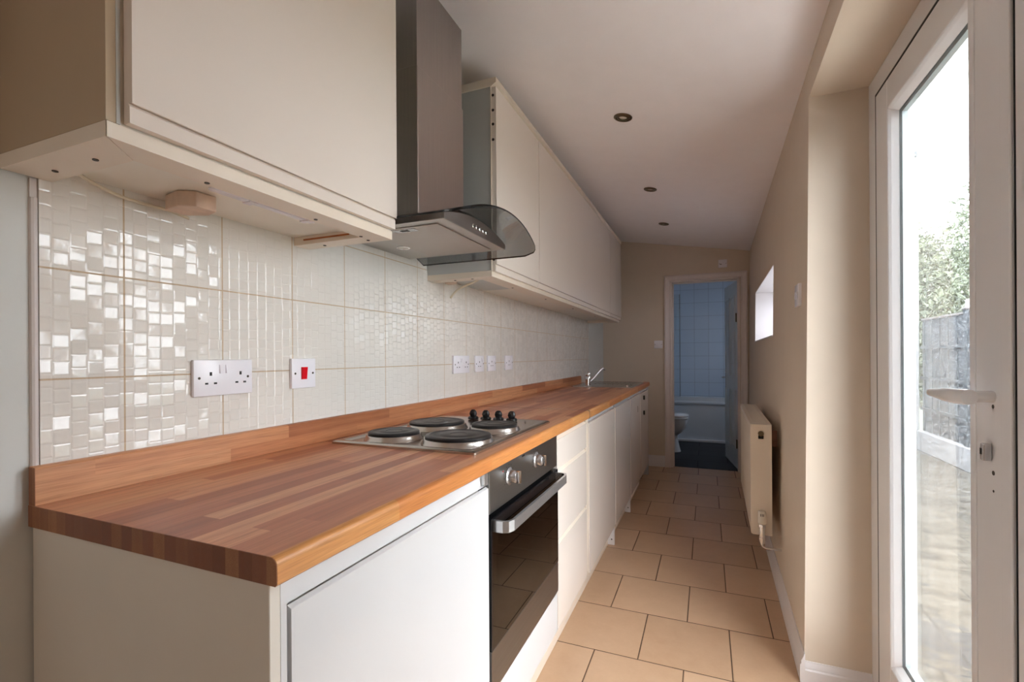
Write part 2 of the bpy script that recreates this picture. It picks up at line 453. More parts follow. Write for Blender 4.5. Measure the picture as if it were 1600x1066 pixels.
def obj(name, bm, mat, parent=None, smooth=False, origin=None):
    """link a mesh given in world coordinates as one object"""
    bmesh.ops.recalc_face_normals(bm, faces=bm.faces[:])
    xs = [v.co for v in bm.verts]
    if origin is None:
        lo = Vector((min(c.x for c in xs), min(c.y for c in xs), min(c.z for c in xs)))
        hi = Vector((max(c.x for c in xs), max(c.y for c in xs), max(c.z for c in xs)))
        origin = Vector(((lo.x + hi.x) / 2, (lo.y + hi.y) / 2, lo.z))
    origin = Vector(origin)
    for v in bm.verts: v.co -= origin
    if smooth:
        for f in bm.faces: f.smooth = True
        for e in bm.edges:
            if len(e.link_faces) == 2 and e.calc_face_angle(0) > .7: e.smooth = False
    me = bpy.data.meshes.new(name); bm.to_mesh(me); bm.free()
    mats = mat if isinstance(mat, (list, tuple)) else [mat]
    for m in mats: me.materials.append(M[m] if isinstance(m, str) else m)
    o = bpy.data.objects.new(name, me); COL.objects.link(o)
    if parent is not None:
        o.parent = parent; o.location = origin - wpos(parent)
    else: o.location = origin
    return o

def tag(o, label, cat, group=None, kind=None):
    o['label'] = label; o['category'] = cat
    if group: o['group'] = group
    if kind: o['kind'] = kind
    return o

def thing(name, label, cat, loc, group=None, kind=None):
    o = bpy.data.objects.new(name, None); COL.objects.link(o)
    o.empty_display_size = .05; o.location = loc
    return tag(o, label, cat, group, kind)

def struct(name, bm, mat, parent=None, smooth=False, label=None, cat=None):
    o = obj(name, bm, mat, parent, smooth)
    if parent is None:
        o['kind'] = 'structure'
        if label: o['label'] = label
        if cat: o['category'] = cat
    return o

def dup(root, delta, label=None):
    r = root.copy(); COL.objects.link(r); r.location = Vector(root.location) + Vector(delta)
    if label: r['label'] = label
    for ch in list(root.children):
        c = ch.copy(); COL.objects.link(c); c.parent = r
        for g in ch.children:
            d = g.copy(); COL.objects.link(d); d.parent = c
    return r

# ------------------------------------------------------------------ main dimensions
XW = -1.118            # tiled face of the left wall
YF = 5.19              # face of the far wall
def xr(y, z=0.0): return .283 + .016 * y + .012 * z      # slightly crooked right wall
def zc(x): return 2.2 - .169 * (x - .33)                  # sloping ceiling

# ------------------------------------------------------------------ room shell
b = BM(); box(b, -1.4, .62, -2.4, YF + .10, -.08, 0); struct('floor', b, 'floor', None, False, 'beige square tiled kitchen floor in brick bond', 'floor')

b = BM()
x0, x1 = -1.45, .75
hexa(b, [(x0, -2.5, zc(x0)), (x1, -2.5, zc(x1)), (x1, YF + .14, zc(x1)), (x0, YF + .14, zc(x0)),
         (x0, -2.5, zc(x0) + .1), (x1, -2.5, zc(x1) + .1), (x1, YF + .14, zc(x1) + .1), (x0, YF + .14, zc(x0) + .1)])
struct('ceiling', b, 'ceiling', None, False, 'sloping off-white plastered kitchen ceiling', 'ceiling')

b = BM(); box(b, -1.40, XW - .008, -2.4, YF + .1, 0, 2.62)
hexa(b, [(XW - .02, 4.772, 0), (XW - .002, 4.772, 0), (-1.052, YF + .02, 0), (XW - .02, YF + .02, 0),
         (XW - .02, 4.772, 2.5), (XW - .002, 4.772, 2.5), (-1.052, YF + .02, 2.5), (XW - .02, YF + .02, 2.5)])
struct('wall_left', b, 'wall_left', None, False, 'pale painted left wall behind the units', 'wall')

b = BM(); box(b, -1.45, .75, -2.5, -2.4, 0, 2.62); struct('wall_rear', b, 'wall', None, False, 'painted wall behind the camera', 'wall')

# far wall with the doorway
DX0, DX1, DZ = -.355, .300, 1.945
b = BM()
box(b, -1.40, DX0, YF, YF + .10, 0, 2.62); box(b, DX1, .62, YF, YF + .10, 0, 2.62); box(b, DX0, DX1, YF, YF + .10, DZ, 2.62)
struct('wall_far', b, 'wall', None, False, 'beige far wall around the bathroom doorway', 'wall')

# right wall pieces (crooked inner face, outer face x = .62)
def rpiece(bm, y0, y1, z0, z1, xo=.62):
    hexa(bm, [(xr(y0, z0), y0, z0), (xo, y0, z0), (xo, y1, z0), (xr(y1, z0), y1, z0),
              (xr(y0, z1), y0, z1), (xo, y0, z1), (xo, y1, z1), (xr(y1, z1), y1, z1)])
WY0, WY1, WZ0, WZ1 = 3.07, 4.42, 1.275, 1.685        # small high window
RY0, RY1, RZ = .61, 1.965, 2.085                    # recess of the patio door
b = BM()
rpiece(b, RY1, WY0, 0, 2.32); rpiece(b, WY0, WY1, 0, WZ0); rpiece(b, WY0, WY1, WZ1, 2.32); rpiece(b, WY1, YF + .05, 0, 2.32)
rpiece(b, RY0, RY1, RZ, 2.32); rpiece(b, -2.45, RY0, 0, 2.32)
struct('wall_right', b, 'wall', None, False, 'beige right wall with recess of the patio door', 'wall')

# splashback tiles
b = BM()
box(b, XW - .010, XW, .467, 4.770, .86, 1.535)
box(b, XW - .010, XW, 1.096, 1.752, 1.535, 2.36)
struct('wall_splashback', b, 'mosaic', None, False, 'cream glossy relief tiles on the wall above the worktop', 'tiling')
b = BM(); prism(b, [(XW - .008, .4555), (XW - .001, .4565), (XW + .001, .460), (XW - .001, .4655), (XW - .008, .4665)], 'z', .978, 1.462)
box(b, XW - .008, XW - .004, .456, .466, 1.462, 1.497)
struct('trim_1', b, 'trimstrip', None, False, 'vertical plastic tile trim at the near end of the tiles', 'trim')

# skirting boards
def skirt(bm, p0, p1, h=.105, t=.016):
    p0 = Vector(p0); p1 = Vector(p1); d = (p1 - p0).normalized(); n = Vector((-d.y, d.x, 0))
    prof = [(0, 0), (t, 0), (t, h * .62), (t * .75, h * .68), (t * .75, h * .78), (t * .35, h * .9), (t * .25, h), (0, h)]
    a = [bm.verts.new(p0 + n * u + Vector((0, 0, v))) for u, v in prof]; c = [bm.verts.new(p1 + n * u + Vector((0, 0, v))) for u, v in prof]
    k = len(prof); bm.faces.new(a[::-1]); bm.faces.new(c)
    for i in range(k): bm.faces.new((a[i], a[(i + 1) % k], c[(i + 1) % k], c[i]))
b = BM(); skirt(b, (xr(RY1) + .001, RY1 - .016, 0), (xr(YF) + .001, YF, 0)); struct('baseboard_right', b, 'skirt', None, True, 'white moulded skirting along the right wall', 'skirting')
b = BM(); skirt(b, (.515, RY1 + .001, 0), (xr(RY1) - .012, RY1 + .001, 0), .075); struct('baseboard_reveal', b, 'skirt', None, True, 'short white skirting in the door recess', 'skirting')
b = BM(); skirt(b, (-.412, YF + .001, 0), (-.66, YF + .001, 0), .115); struct('baseboard_far', b, 'skirt', None, True, 'short white skirting left of the bathroom doorway', 'skirting')

# doorway architrave + lining
b = BM()
AX0, AX1, AZ = -.412, .368, 1.995
prof = [(0, 0), (0, -.020), (.012, -.024), (.022, -.018), (.045, -.014), (.052, -.016), (.060, -.010), (.060, 0)]
def arch_side(bm, xo, sgn, z1l, z1r):
    pts = [(xo + sgn * u, YF + v) for u, v in prof]
    lo = [bm.verts.new((p[0], p[1], 0)) for p in pts]
    hi = [bm.verts.new((p[0], p[1], AZ - u)) for p, (u, v) in zip(pts, prof)]
    k = len(pts); bm.faces.new(lo); bm.faces.new(hi[::-1])
    for i in range(k): bm.faces.new((lo[i], lo[(i + 1) % k], hi[(i + 1) % k], hi[i]))
arch_side(b, AX0, 1, 0, 0); arch_side(b, AX1, -1, 0, 0)
lo = [b.verts.new((AX0 + u, YF + v, AZ - u)) for u, v in prof]; hi = [b.verts.new((AX1 - u, YF + v, AZ - u)) for u, v in prof]
for i in range(len(prof)): b.faces.new((lo[i], lo[(i + 1) % len(prof)], hi[(i + 1) % len(prof)], hi[i]))
box(b, DX0 - .002, DX0 + .022, YF, YF + .125, 0, DZ); box(b, DX1 - .022, DX1 + .002, YF, YF + .125, 0, DZ); box(b, DX0, DX1, YF, YF + .125, DZ - .022, DZ + .002)
box(b, DX0 + .02, DX0 + .032, YF + .05, YF + .075, 0, DZ - .02); box(b, DX0, DX1, YF + .05, YF + .075, DZ - .032, DZ - .02)
struct('trim_2', b, 'gloss_paint', None, False, 'white moulded architrave around the bathroom doorway', 'door frame')

# ------------------------------------------------------------------ bathroom beyond
BX0, BX1, BY0, BY1 = -1.35, .80, YF + .10, 7.50
b = BM(); box(b, BX0 - .1, BX1 + .1, BY0 - .045, BY1 + .1, -.08, .002); struct('floor_bathroom', b, 'bath_floor', None, False, 'dark slate tiled bathroom floor', 'floor')
b = BM(); box(b, BX0 - .1, BX1 + .1, BY1, BY1 + .1, 0, 2.4); struct('wall_bathroom_back', b, 'bath_tile', None, False, 'pale blue-white tiled wall behind the bath', 'wall')
b = BM(); box(b, BX0 - .1, BX0, BY0, BY1, 0, 2.4); struct('wall_bathroom_left', b, 'bath_tile', None, False, 'tiled bathroom side wall on the left', 'wall')
b = BM()
box(b, BX1, BX1 + .1, BY0, 5.9, 0, 2.4); box(b, BX1, BX1 + .1, 6.7, BY1, 0, 2.4); box(b, BX1, BX1 + .1, 5.9, 6.7, 0, 1.2); box(b, BX1, BX1 + .1, 5.9, 6.7, 2.1, 2.4)
box(b, .62, BX1 + .1, BY0 - .10, BY0, 0, 2.4)
struct('wall_bathroom_right', b, 'bath_tile', None, False, 'tiled bathroom side wall with window on the right', 'wall')
b = BM(); box(b, BX0 - .1, BX1 + .1, BY0 - .02, BY1 + .1, 2.27, 2.40); struct('ceiling_bathroom', b, 'ceiling', None, False, 'white bathroom ceiling', 'ceiling')
b = BM(); box(b, BX1 + .02, BX1 + .07, 5.9, 6.7, 1.2, 1.25); box(b, BX1 + .02, BX1 + .07, 5.9, 6.7, 2.05, 2.1); box(b, BX1 + .02, BX1 + .07, 5.9, 5.95, 1.2, 2.1); box(b, BX1 + .02, BX1 + .07, 6.65, 6.7, 1.2, 2.1)
w2 = struct('window_2', b, 'pvc', None, False, 'white framed bathroom window', 'window')
b = BM(); box(b, BX1 + .04, BX1 + .05, 5.94, 6.66, 1.24, 2.06); obj('pane', b, 'frosted_dim', w2)

# bathroom door, open inwards on right-hand hinges
HX, HY = .280, YF + .105
ang = math.radians(8.2)          # leans this much left of straight ahead
dv = Vector((-math.sin(ang), math.cos(ang), 0)); nv = Vector((-math.cos(ang), -math.sin(ang), 0))   # along leaf, towards viewer's left
def leaf(bm, s0, s1, t0, t1, z0, z1):
    P = lambda s, t, z: Vector((HX, HY, 0)) + dv * s + nv * t + Vector((0, 0, z))
    hexa(bm, [P(s0, t0, z0), P(s1, t0, z0), P(s1, t1, z0), P(s0, t1, z0), P(s0, t0, z1), P(s1, t0, z1), P(s1, t1, z1), P(s0, t1, z1)])
b = BM(); leaf(b, .0, .66, -.035, 0, .008, 1.925)
d1 = struct('door_1', b, 'grey_paint', None, False, 'pale grey panelled bathroom door standing open', 'door')
for (s0, s1, z0, z1) in ((.09, .30, .20, .80), (.36, .57, .20, .80), (.09, .30, .94, 1.78), (.36, .57, .94, 1.78)):
    b = BM()
    leaf(b, s0, s1, 0, .007, z0, z0 + .018); leaf(b, s0, s1, 0, .007, z1 - .018, z1); leaf(b, s0, s0 + .018, 0, .007, z0, z1); leaf(b, s1 - .018, s1, 0, .007, z0, z1)
    leaf(b, s0 + .035, s1 - .035, 0, .005, z0 + .035, z1 - .035)
    obj('moulded_panel', b, 'grey_paint', d1)
PL = lambda s, t, z: Vector((HX, HY, 0)) + dv * s + nv * t + Vector((0, 0, z))
b = BM(); leaf(b, .590, .628, 0, .008, .80, .96)
tube(b, [PL(.61, .004, .915), PL(.61, .045, .915)], .008); tube(b, [PL(.612, .045, .915), PL(.50, .048, .915)], [.009, .007])
leaf(b, .590, .628, -.043, -.035, .80, .96)
tube(b, [PL(.61, -.038, .915), PL(.61, -.08, .915)], .008); tube(b, [PL(.612, -.08, .915), PL(.50, -.083, .915)], [.009, .007])
obj('door_handle', b, 'chrome', d1, True)
for z in (.22, 1.50):
    b = BM(); leaf(b, -.012, .004, -.010, .012, z, z + .09); tube(b, [PL(-.002, .010, z), PL(-.002, .010, z + .09)], .006)
    obj('hinge', b, 'bronze', d1)

# bath
t = thing('bathtub', 'white bath with smooth front panel across the tiled bathroom', 'bath', (-.25, 7.15, 0))
b = BM()
n = 28
def rr(cx, cy, hx, hy, r, z, k=7):
    out = []
    for (sx, sy, a0) in ((1, 1, 0), (-1, 1, 90), (-1, -1, 180), (1, -1, 270)):
        for i in range(k + 1):
            a = math.radians(a0 + 90 * i / k)
            out.append(Vector((cx + sx * (hx - r) + r * math.cos(a), cy + sy * (hy - r) + r * math.sin(a), z)))
    return out
def loft(bm, loops, cap0=False, cap1=False):
    R = [[bm.verts.new(p) for p in L] for L in loops]
    for a, c in zip(R, R[1:]):
        m = len(a)
        for i in range(m): bm.faces.new((a[i], a[(i + 1) % m], c[(i + 1) % m], c[i]))
    if cap0: bm.faces.new(R[0][::-1])
    if cap1: bm.faces.new(R[-1])
cx, cy = -.30, 7.155
loft(b, [rr(cx, cy, .98, .335, .03, .50), rr(cx, cy, .985, .340, .03, .515), rr(cx, cy, .985, .340, .03, .545), rr(cx, cy, .975, .332, .03, .556),
         rr(cx, cy, .90, .27, .10, .556), rr(cx, cy, .885, .255, .10, .545), rr(cx, cy, .80, .19, .12, .22), rr(cx, cy, .70, .12, .1, .16)], False, True)
obj('tub', b, 'acrylic', t, True)
b = BM(); box(b, -1.28, .66, 6.83, 6.845, .03, .512, .004)
obj('bath_panel', b, 'acrylic', t)
b = BM(); box(b, -1.28, .66, 6.80, 6.832, 0.002, .034, .004); obj('panel_trim', b, 'skirt', t)
b = BM(); prism(b, [(6.818, .600), (6.818, .512), (6.835, .495), (6.842, .60)], 'x', -1.28, .66); obj('rim_lip', b, 'acrylic', t)
# screen
t = thing('shower_screen', 'clear glass shower screen standing on the bath rim', 'screen', (-.7, 6.86, .556))
b = BM(); box(b, -1.2, -.345, 6.857, 6.863, .60, 2.0); obj('glass_panel', b, 'screen', t)
b = BM(); box(b, -.350, -.342, 6.853, 6.867, .60, 2.0, .002); box(b, -1.2, -.342, 6.853, 6.867, .5565, .602, .002); obj('chrome_edge', b, 'chrome', t)

# toilet: pan faces +x, cistern on the left
t = thing('toilet', 'white ceramic toilet beside the bath, seat lid closed', 'toilet', (-.45, 6.08, 0))
def oval(cx, cy, a, bb, z, k=36, sq=2.3, front=1.0):
    out = []
    for i in range(k):
        th = 2 * PI * i / k
        c, s_ = math.cos(th), math.sin(th)
        out.append(Vector((cx + a * math.copysign(abs(c) ** (2 / sq), c), cy + bb * math.copysign(abs(s_) ** (2 / sq), s_), z)))
    return out
b = BM()
loft(b, [oval(-.47, 6.08, .17, .105, .003), oval(-.47, 6.08, .155, .095, .06), oval(-.475, 6.08, .138, .085, .15), oval(-.475, 6.08, .14, .09, .20), oval(-.465, 6.08, .175, .125, .235), oval(-.455, 6.08, .210, .158, .29),
         oval(-.45, 6.08, .228, .178, .37), oval(-.45, 6.08, .232, .182, .40)], True, True)
obj('pan', b, 'ceramic', t, True)
b = BM()
loft(b, [oval(-.45, 6.08, .232, .182, .402), oval(-.45, 6.08, .240, .190, .408), oval(-.45, 6.08, .240, .190, .424), oval(-.45, 6.08, .232, .182, .43)], True, True)
obj('seat', b, 'ceramic', t, True)
b = BM()
loft(b, [oval(-.45, 6.08, .236, .186, .433), oval(-.45, 6.08, .242, .192, .438), oval(-.45, 6.08, .240, .190, .450), oval(-.45, 6.08, .20, .155, .464)], True, True)
obj('lid', b, 'ceramic', t, True)
b = BM(); box(b, -.92, -.72, 5.88, 6.28, .40, .78, .02, 3); obj('cistern', b, 'ceramic', t, True)
b = BM(); box(b, -.93, -.71, 5.87, 6.29, .781, .81, .01, 2); obj('cistern_lid', b, 'ceramic', t, True)

# ------------------------------------------------------------------ worktops
t = thing('worktop', 'wood block worktop with the hob set in, nearest run', 'worktop', (-.82, 1.33, .872))
ZT, ZB = .910, .872
def top_prism(y0, y1, x0=XW - .004, x1=-.5184):
    bm = BM(); r = .012
    # body and rounded front nose
    pts = [(x0, ZB), (x1 - .06, ZB), (x1 - .06, ZT), (x0, ZT)]
    prism(bm, pts, 'y', y0, y1)
    return bm
def nose_prism(y0, y1, x1=-.5184):
    bm = BM()
    pts = [(x1 - .06, ZT), (x1 - .06, ZB), (x1 - .003, ZB), (x1, ZB + .003), (x1, ZT - .013)]
    for i in range(1, 7):
        a = PI / 2 * i / 6; pts.append((x1 - .013 + .013 * math.cos(a), ZT - .013 + .013 * math.sin(a)))
    prism(bm, pts, 'y', y0, y1)
    return bm
def worktop_body(y0, y1, parent, holes=()):
    bm = BM(); x0, x1 = XW - .004, -.5184
    if not holes: prism(bm, [(x0, ZB), (x1 - .0125, ZB), (x1 - .0125, ZT), (x0, ZT)], 'y', y0, y1)
    for (hx0, hx1, hy0, hy1) in holes:
        box(bm, x0, x1 - .0125, y0, hy0, ZB, ZT); box(bm, x0, x1 - .0125, hy1, y1, ZB, ZT)
        box(bm, x0, hx0, hy0, hy1, ZB, ZT); box(bm, hx1, x1 - .0125, hy0, hy1, ZB, ZT)
    obj('board', bm, 'worktop', parent)
    bm = BM(); pts = [(x1 - .0125, ZT), (x1 - .0125, ZB), (x1 - .003, ZB), (x1, ZB + .003), (x1, ZT - .012)]
    for i in range(1, 7):
        a = PI / 2 * i / 6; pts.append((x1 - .012 + .012 * math.cos(a), ZT - .012 + .012 * math.sin(a)))
    prism(bm, pts, 'y', y0, y1)
    obj('rounded_front_edge', bm, 'nose', parent, True)
M['endgrain'] = mat_stave('worktop_end_laminate', 'x', -1.135, .026, .9, [(.12, srgb(112, 70, 52)), (.4, srgb(130, 84, 62)), (.65, srgb(148, 100, 70)), (.86, srgb(164, 118, 82))], .4)
HOLE = (-1.03, -.585, 1.13, 1.74)
worktop_body(.4525, 2.2165, t, [HOLE])
t2 = thing('worktop', 'wood block worktop holding the steel sink, far run past the metal joint', 'worktop', (-.82, 3.49, .872))
SINK = (-1.04, -.580, 3.88, 4.60)
worktop_body(2.2195, 4.7616, t2, [SINK])
b = BM(); pts = [(XW - .004, ZB), (-.5214, ZB), (-.5190, ZB + .003), (-.5190, ZT - .012)] + [(-.5310 + .012 * math.cos(PI / 2 * i / 6), ZT - .0122 + .012 * math.sin(PI / 2 * i / 6)) for i in range(1, 7)] + [(XW - .004, ZT - .0002)]
prism(b, pts, 'y', .4515, .4525); obj('end_strip', b, 'endgrain', t)
b = BM(); box(b, XW, -.5170, 2.2160, 2.2200, .871, .9112); obj('joint_strip', b, 'silver', t2)

b = BM()
pts = [(XW - .002, .9105), (XW + .018, .9105), (XW + .018, .974), (XW + .0155, .9775), (XW + .010, .979), (XW - .002, .979)]
prism(b, pts, 'y', .4525, 4.38)
o = obj('upstand', b, 'upstand', None, False)
tag(o, 'long wood block upstand along the back of the worktop', 'upstand')
b = BM(); box(b, XW - .002, XW + .0175, .4516, .4525, .9107, .9775); obj('end_strip', b, 'endgrain', o)

# ------------------------------------------------------------------ base units
FX = -.535      # front plane of the doors
def jdoor(name, y0, y1, z0, z1, parent, mat='gloss', top=True, fx=FX):
    """slab door with a scooped handle grip along its top edge"""
    bm = BM()
    pts = [(fx - .020, z0), (fx, z0), (fx, z1 - .001), (fx - .001, z1), (fx - .008, z1 + .003), (fx - .012, z1 - .004), (fx - .020, z1 - .006)]
    prism(bm, pts, 'y', y0, y1)
    return obj(name, bm, mat, parent)
# unit 1
t = thing('base_cabinet', 'single door cream base cabinet at the near end of the worktop, left of the oven', 'cabinet', (-.82, .79, 0))
b = BM(); box(b, XW + .001, FX - .002, .4555, .4735, .001, .8715, .001); obj('end_panel', b, 'cream_dull', t)
b = BM(); box(b, FX - .026, FX - .002, .4735, .4835, .12, .8715); box(b, FX - .030, FX - .012, .4835, 1.131, .826, .8715); obj('front_rail', b, 'gloss_darkened', t)
b = BM(); box(b, XW + .01, FX - .032, .474, 1.131, .15, .87); obj('carcass', b, 'carcass', t)
jdoor('door', .4895, 1.1285, .118, .8225, t, 'gloss_darkened')
b = BM(); box(b, FX - .012, FX - .001, 1.108, 1.130, .832, .868, .001); obj('metal_bracket', b, 'silver', t)

# oven
t = thing('oven', 'built-in steel and black glass single oven below the hob', 'oven', (-.8, 1.44, .27))
OY0, OY1 = 1.1345, 1.742
b = BM(); box(b, FX - .022, FX, OY0, OY1, .750, .8705, .0015); obj('control_panel', b, 'steel_dark', t)
# casing: hollow box
b = BM()
box(b, -1.05, FX - .023, OY0 + .005, OY0 + .03, .272, .868); box(b, -1.05, FX - .023, OY1 - .03, OY1 - .005, .272, .868)
box(b, -1.05, FX - .023, OY0 + .03, OY1 - .03, .272, .33); box(b, -1.05, FX - .023, OY0 + .03, OY1 - .03, .735, .868); box(b, -1.05, -1.03, OY0 + .03, OY1 - .03, .33, .735)
obj('casing', b, 'cavity', t)
for z in (.43, .49, .55, .61, .67):
    for yy, ye in ((OY0 + .045, OY0 + .028), (OY1 - .045, OY1 - .028)):
        b = BM(); tube(b, [(-1.0, ye, z), (-.995, yy, z), (FX - .055, yy, z), (FX - .05, ye, z)], .0035, 8)
        obj('shelf_runner', b, 'wire', t)
od = thing('door', None, None, (FX, 1.44, .272)); od.parent = t; od.location = Vector((FX, 1.44, .272)) - wpos(t)
for k_ in ('label', 'category'): del od[k_]
b = BM()
box(b, FX - .020, FX + .004, OY0 + .002, OY1 - .002, .272, .385, .0015)
obj('steel_strip', b, 'steel_oven', od)
b = BM(); box(b, FX - .020, FX + .004, OY0 + .002, OY0 + .010, .386, .738); box(b, FX - .020, FX + .004, OY1 - .010, OY1 - .002, .386, .738)
box(b, FX - .020, FX + .003, OY0 + .010, OY1 - .010, .705, .738); box(b, FX - .020, FX - .002, OY0 + .010, OY0 + .06, .386, .705); box(b, FX - .020, FX - .002, OY1 - .06, OY1 - .010, .386, .705); box(b, FX - .020, FX - .002, OY0 + .06, OY1 - .06, .386, .41)
obj('door_frame', b, 'black', od)
b = BM(); box(b, FX - .001, FX + .004, OY0 + .0105, OY1 - .0105, .3865, .704); obj('glass', b, 'oven_glass', od)
# handle
b = BM()
zh0, zh1 = .700, .730
xo, xi = FX + .052, FX + .044
pa = [(FX + .003, OY0 + .018), (FX + .030, OY0 + .018), (FX + .045, OY0 + .026), (xo, OY0 + .048), (xo, OY1 - .048), (FX + .045, OY1 - .026), (FX + .030, OY1 - .018), (FX + .003, OY1 - .018)]
pi_ = [(FX + .003, OY1 - .028), (FX + .028, OY1 - .028), (FX + .038, OY1 - .034), (xi, OY1 - .052), (xi, OY0 + .052), (FX + .038, OY0 + .034), (FX + .028, OY0 + .028), (FX + .003, OY0 + .028)]
prism(b, pa + pi_, 'z', zh0, zh1, .0)
obj('handle', b, 'silver', od)
for (ky, an) in ((1.268, 0), (1.500, 0)):
    b = BM(); lathe(b, [(.0, 0), (.026, 0), (.026, .003), (.019, .006), (.0175, .024), (.015, .027), (0, .027)], (FX, ky, .822), (1, 0, 0), 32)
    kn = obj('control_knob', b, 'silver', t, True)
    b = BM(); box(b, FX + .020, FX + .038, ky - .0065, ky + .0065, .804, .840, .003, 2); obj('knob_grip', b, 'chrome', kn, True)
b = BM(); box(b, FX + .0002, FX + .0008, 1.375, 1.395, .856, .861); obj('printed_badge', b, 'black_matt', t)
for ky in (1.268, 1.500):
    b = BM()
    for a in range(-120, 150, 30):
        yy = ky + .034 * math.sin(math.radians(a)); zz = .822 + .034 * math.cos(math.radians(a))
        box(b, FX + .0002, FX + .0006, yy - .0012, yy + .0012, zz - .0012, zz + .0012)
    obj('dial_marks', b, 'black_matt', t)
b = BM(); lathe(b, [(0, 0), (.002, 0), (.002, .001), (0, .001)], (FX, 1.225, .845), (1, 0, 0), 12); obj('indicator_lamp', b, 'red', t)

# filler below oven
b = BM(); box(b, FX - .020, FX - .001, OY0, OY1 + .0, .118, .269, .001)
o = obj('filler_panel', b, 'gloss_darkened'); tag(o, 'narrow gloss filler panel right beneath the oven', 'panel')

# drawers
t = thing('drawer_cabinet', 'cream cabinet with three stacked drawers, right of the oven', 'drawers', (-.82, 1.98, 0))
b = BM(); box(b, XW + .01, FX - .032, 1.7455, 2.222, .15, .87); obj('carcass', b, 'cream', t)
b = BM(); box(b, FX - .032, FX - .010, 1.7455, 2.222, .851, .8715); box(b, FX - .034, FX - .004, 2.222, 2.272, .118, .8715)
obj('front_rail', b, 'cream', t)
for (z0, z1) in ((.733, .846), (.460, .714), (.118, .440)):
    b = BM(); box(b, FX - .020, FX, 1.7465, 2.2195, z0, z1, .0008); df = obj('drawer_front', b, 'gloss', t)
    b = BM(); prism(b, [(FX - .0012, z1 + .0002), (FX - .015, z1 + .0165), (FX - .0195, z1 + .0165), (FX - .0195, z1 + .0002)], 'y', 1.748, 2.218); obj('grip_bevel', b, 'cream', df)

# door units
def door_unit(y0, y1, label, foot, zt=.842, zb=.112, mat='gloss', ct=.87):
    t = thing('base_cabinet', label, 'cabinet', (-.82, (y0 + y1) / 2, 0))
    b = BM(); box(b, XW + .01, FX - .032, y0 + .001, y1 - .001, .15, ct); obj('carcass', b, 'carcass', t)
    jdoor('door', y0 + .003, y1 - .003, zb, zt - .003, t, mat)
    b = BM(); box(b, FX - .030, FX - .010, y0 + .001, y1 - .001, zt + .002, .8712); obj('front_rail', b, 'gloss_darkened', t)
    if foot is not None:
        b = BM(); box(b, -.594, FX - .001, foot, foot + .016, .001, .1495); obj('end_foot', b, 'skirt', t)
        for (xx, zz) in ((-.552, .105), (-.552, .035), (-.583, .035)):
            b = BM(); lathe(b, [(0, 0), (.004, 0), (.004, .002), (0, .002)], (xx, foot, zz), (0, -1, 0), 10); obj('screw', b, 'screw', t)
    return t
tA = door_unit(2.274, 2.975, 'wide flat door base cabinet just past the drawers and cream filler strip', 2.935)
tB = door_unit(2.995, 3.615, 'flat door base cabinet whose panel foot with screws reaches the floor, second past the drawers', 3.590)
tC = door_unit(3.635, 4.195, 'flat door base cabinet under the sink, before the one with bare hinges', None, ct=.76)
tD = door_unit(4.215, 4.775, 'last base cabinet at the far wall with two bare hinges on its front', None, .835, ct=.76)
b = BM(); box(b, XW + .01, FX - .002, 4.777, 4.795, .001, .871); obj('end_panel', b, 'gloss_darkened', tD)
for z in (.790, .655):
    b = BM(); box(b, FX - .002, FX + .010, 4.385, 4.43, z - .012, z + .014, .002); h = obj('hinge', b, 'silver', tD)
    b = BM(); box(b, FX + .001, FX + .016, 4.372, 4.392, z - .020, z + .018, .003); obj('hinge_arm', b, 'black', h)
b = BM(); box(b, FX - .001, FX + .0015, 4.02, 4.03, .70, .75); obj('scuff_slot', b, 'screw', tC)

# plinth boards
for (y0, y1, lab) in ((.476, 2.934, 'long white kickboard under the near cabinets and oven'), (2.953, 3.589, 'short white kickboard between the two floor-reaching feet'), (3.608, 4.40, 'white kickboard under the far cabinets by the sink')):
    b = BM(); box(b, -.590, -.575, y0, y1, .001, .149, .001); o = obj('kickboard', b, 'cream'); tag(o, lab, 'plinth')

# ------------------------------------------------------------------ hob
t = thing('hob', 'steel electric hob with four black plates set in the worktop', 'hob', (-.808, 1.433, .9105))
b = BM()
hx0, hx1, hy0, hy1 = -1.050, -.566, 1.112, 1.757
def rect(x0, x1, y0, y1, z, r): return rr((x0 + x1) / 2, (y0 + y1) / 2, (x1 - x0) / 2, (y1 - y0) / 2, r, z, 4)
loft(b, [rect(hx0, hx1, hy0, hy1, .9102, .006), rect(hx0, hx1, hy0, hy1, .9165, .006), rect(hx0 + .004, hx1 - .004, hy0 + .004, hy1 - .004, .9195, .006),
         rect(hx0 + .022, hx1 - .022, hy0 + .022, hy1 - .022, .9195, .010), rect(hx0 + .030, hx1 - .030, hy0 + .030, hy1 - .094, .9140, .012),
         rect(hx0 + .034, hx1 - .034, hy0 + .034, hy1 - .100, .9135, .012)], True, True)
obj('hob_tray', b, 'hob', t, True)
for (px, py, r) in ((-.912, 1.235, .0775), (-.690, 1.248, .097), (-.905, 1.480, .097), (-.683, 1.492, .0775)):
    b = BM(); z0 = .914
    lathe(b, [(r + .014, 0), (r + .013, .002), (r + .010, .005), (r + .008, .012), (r + .005, .016), (r - .002, .0165), (r - .006, .015)], (px, py, z0), (0, 0, 1), 56, False)
    rim = obj('plate_rim', b, 'rim', t, True)
    b = BM(); lathe(b, [(r - .005, .010), (r, .0155), (r + .0015, .018), (r + .0015, .022), (r - .001, .0245), (r - .012, .0255), (r - .013, .0248), (r * .55, .0248), (r * .54, .0253), (.026, .0253), (.025, .0240), (0, .0240)], (px, py, z0), (0, 0, 1), 56, False)
    obj('hotplate', b, 'iron', rim, True)
    b = BM(); lathe(b, [(.024, .0241), (.024, .0245), (0, .0245)], (px, py, z0), (0, 0, 1), 32, False); obj('plate_centre', b, 'iron_worn', rim)
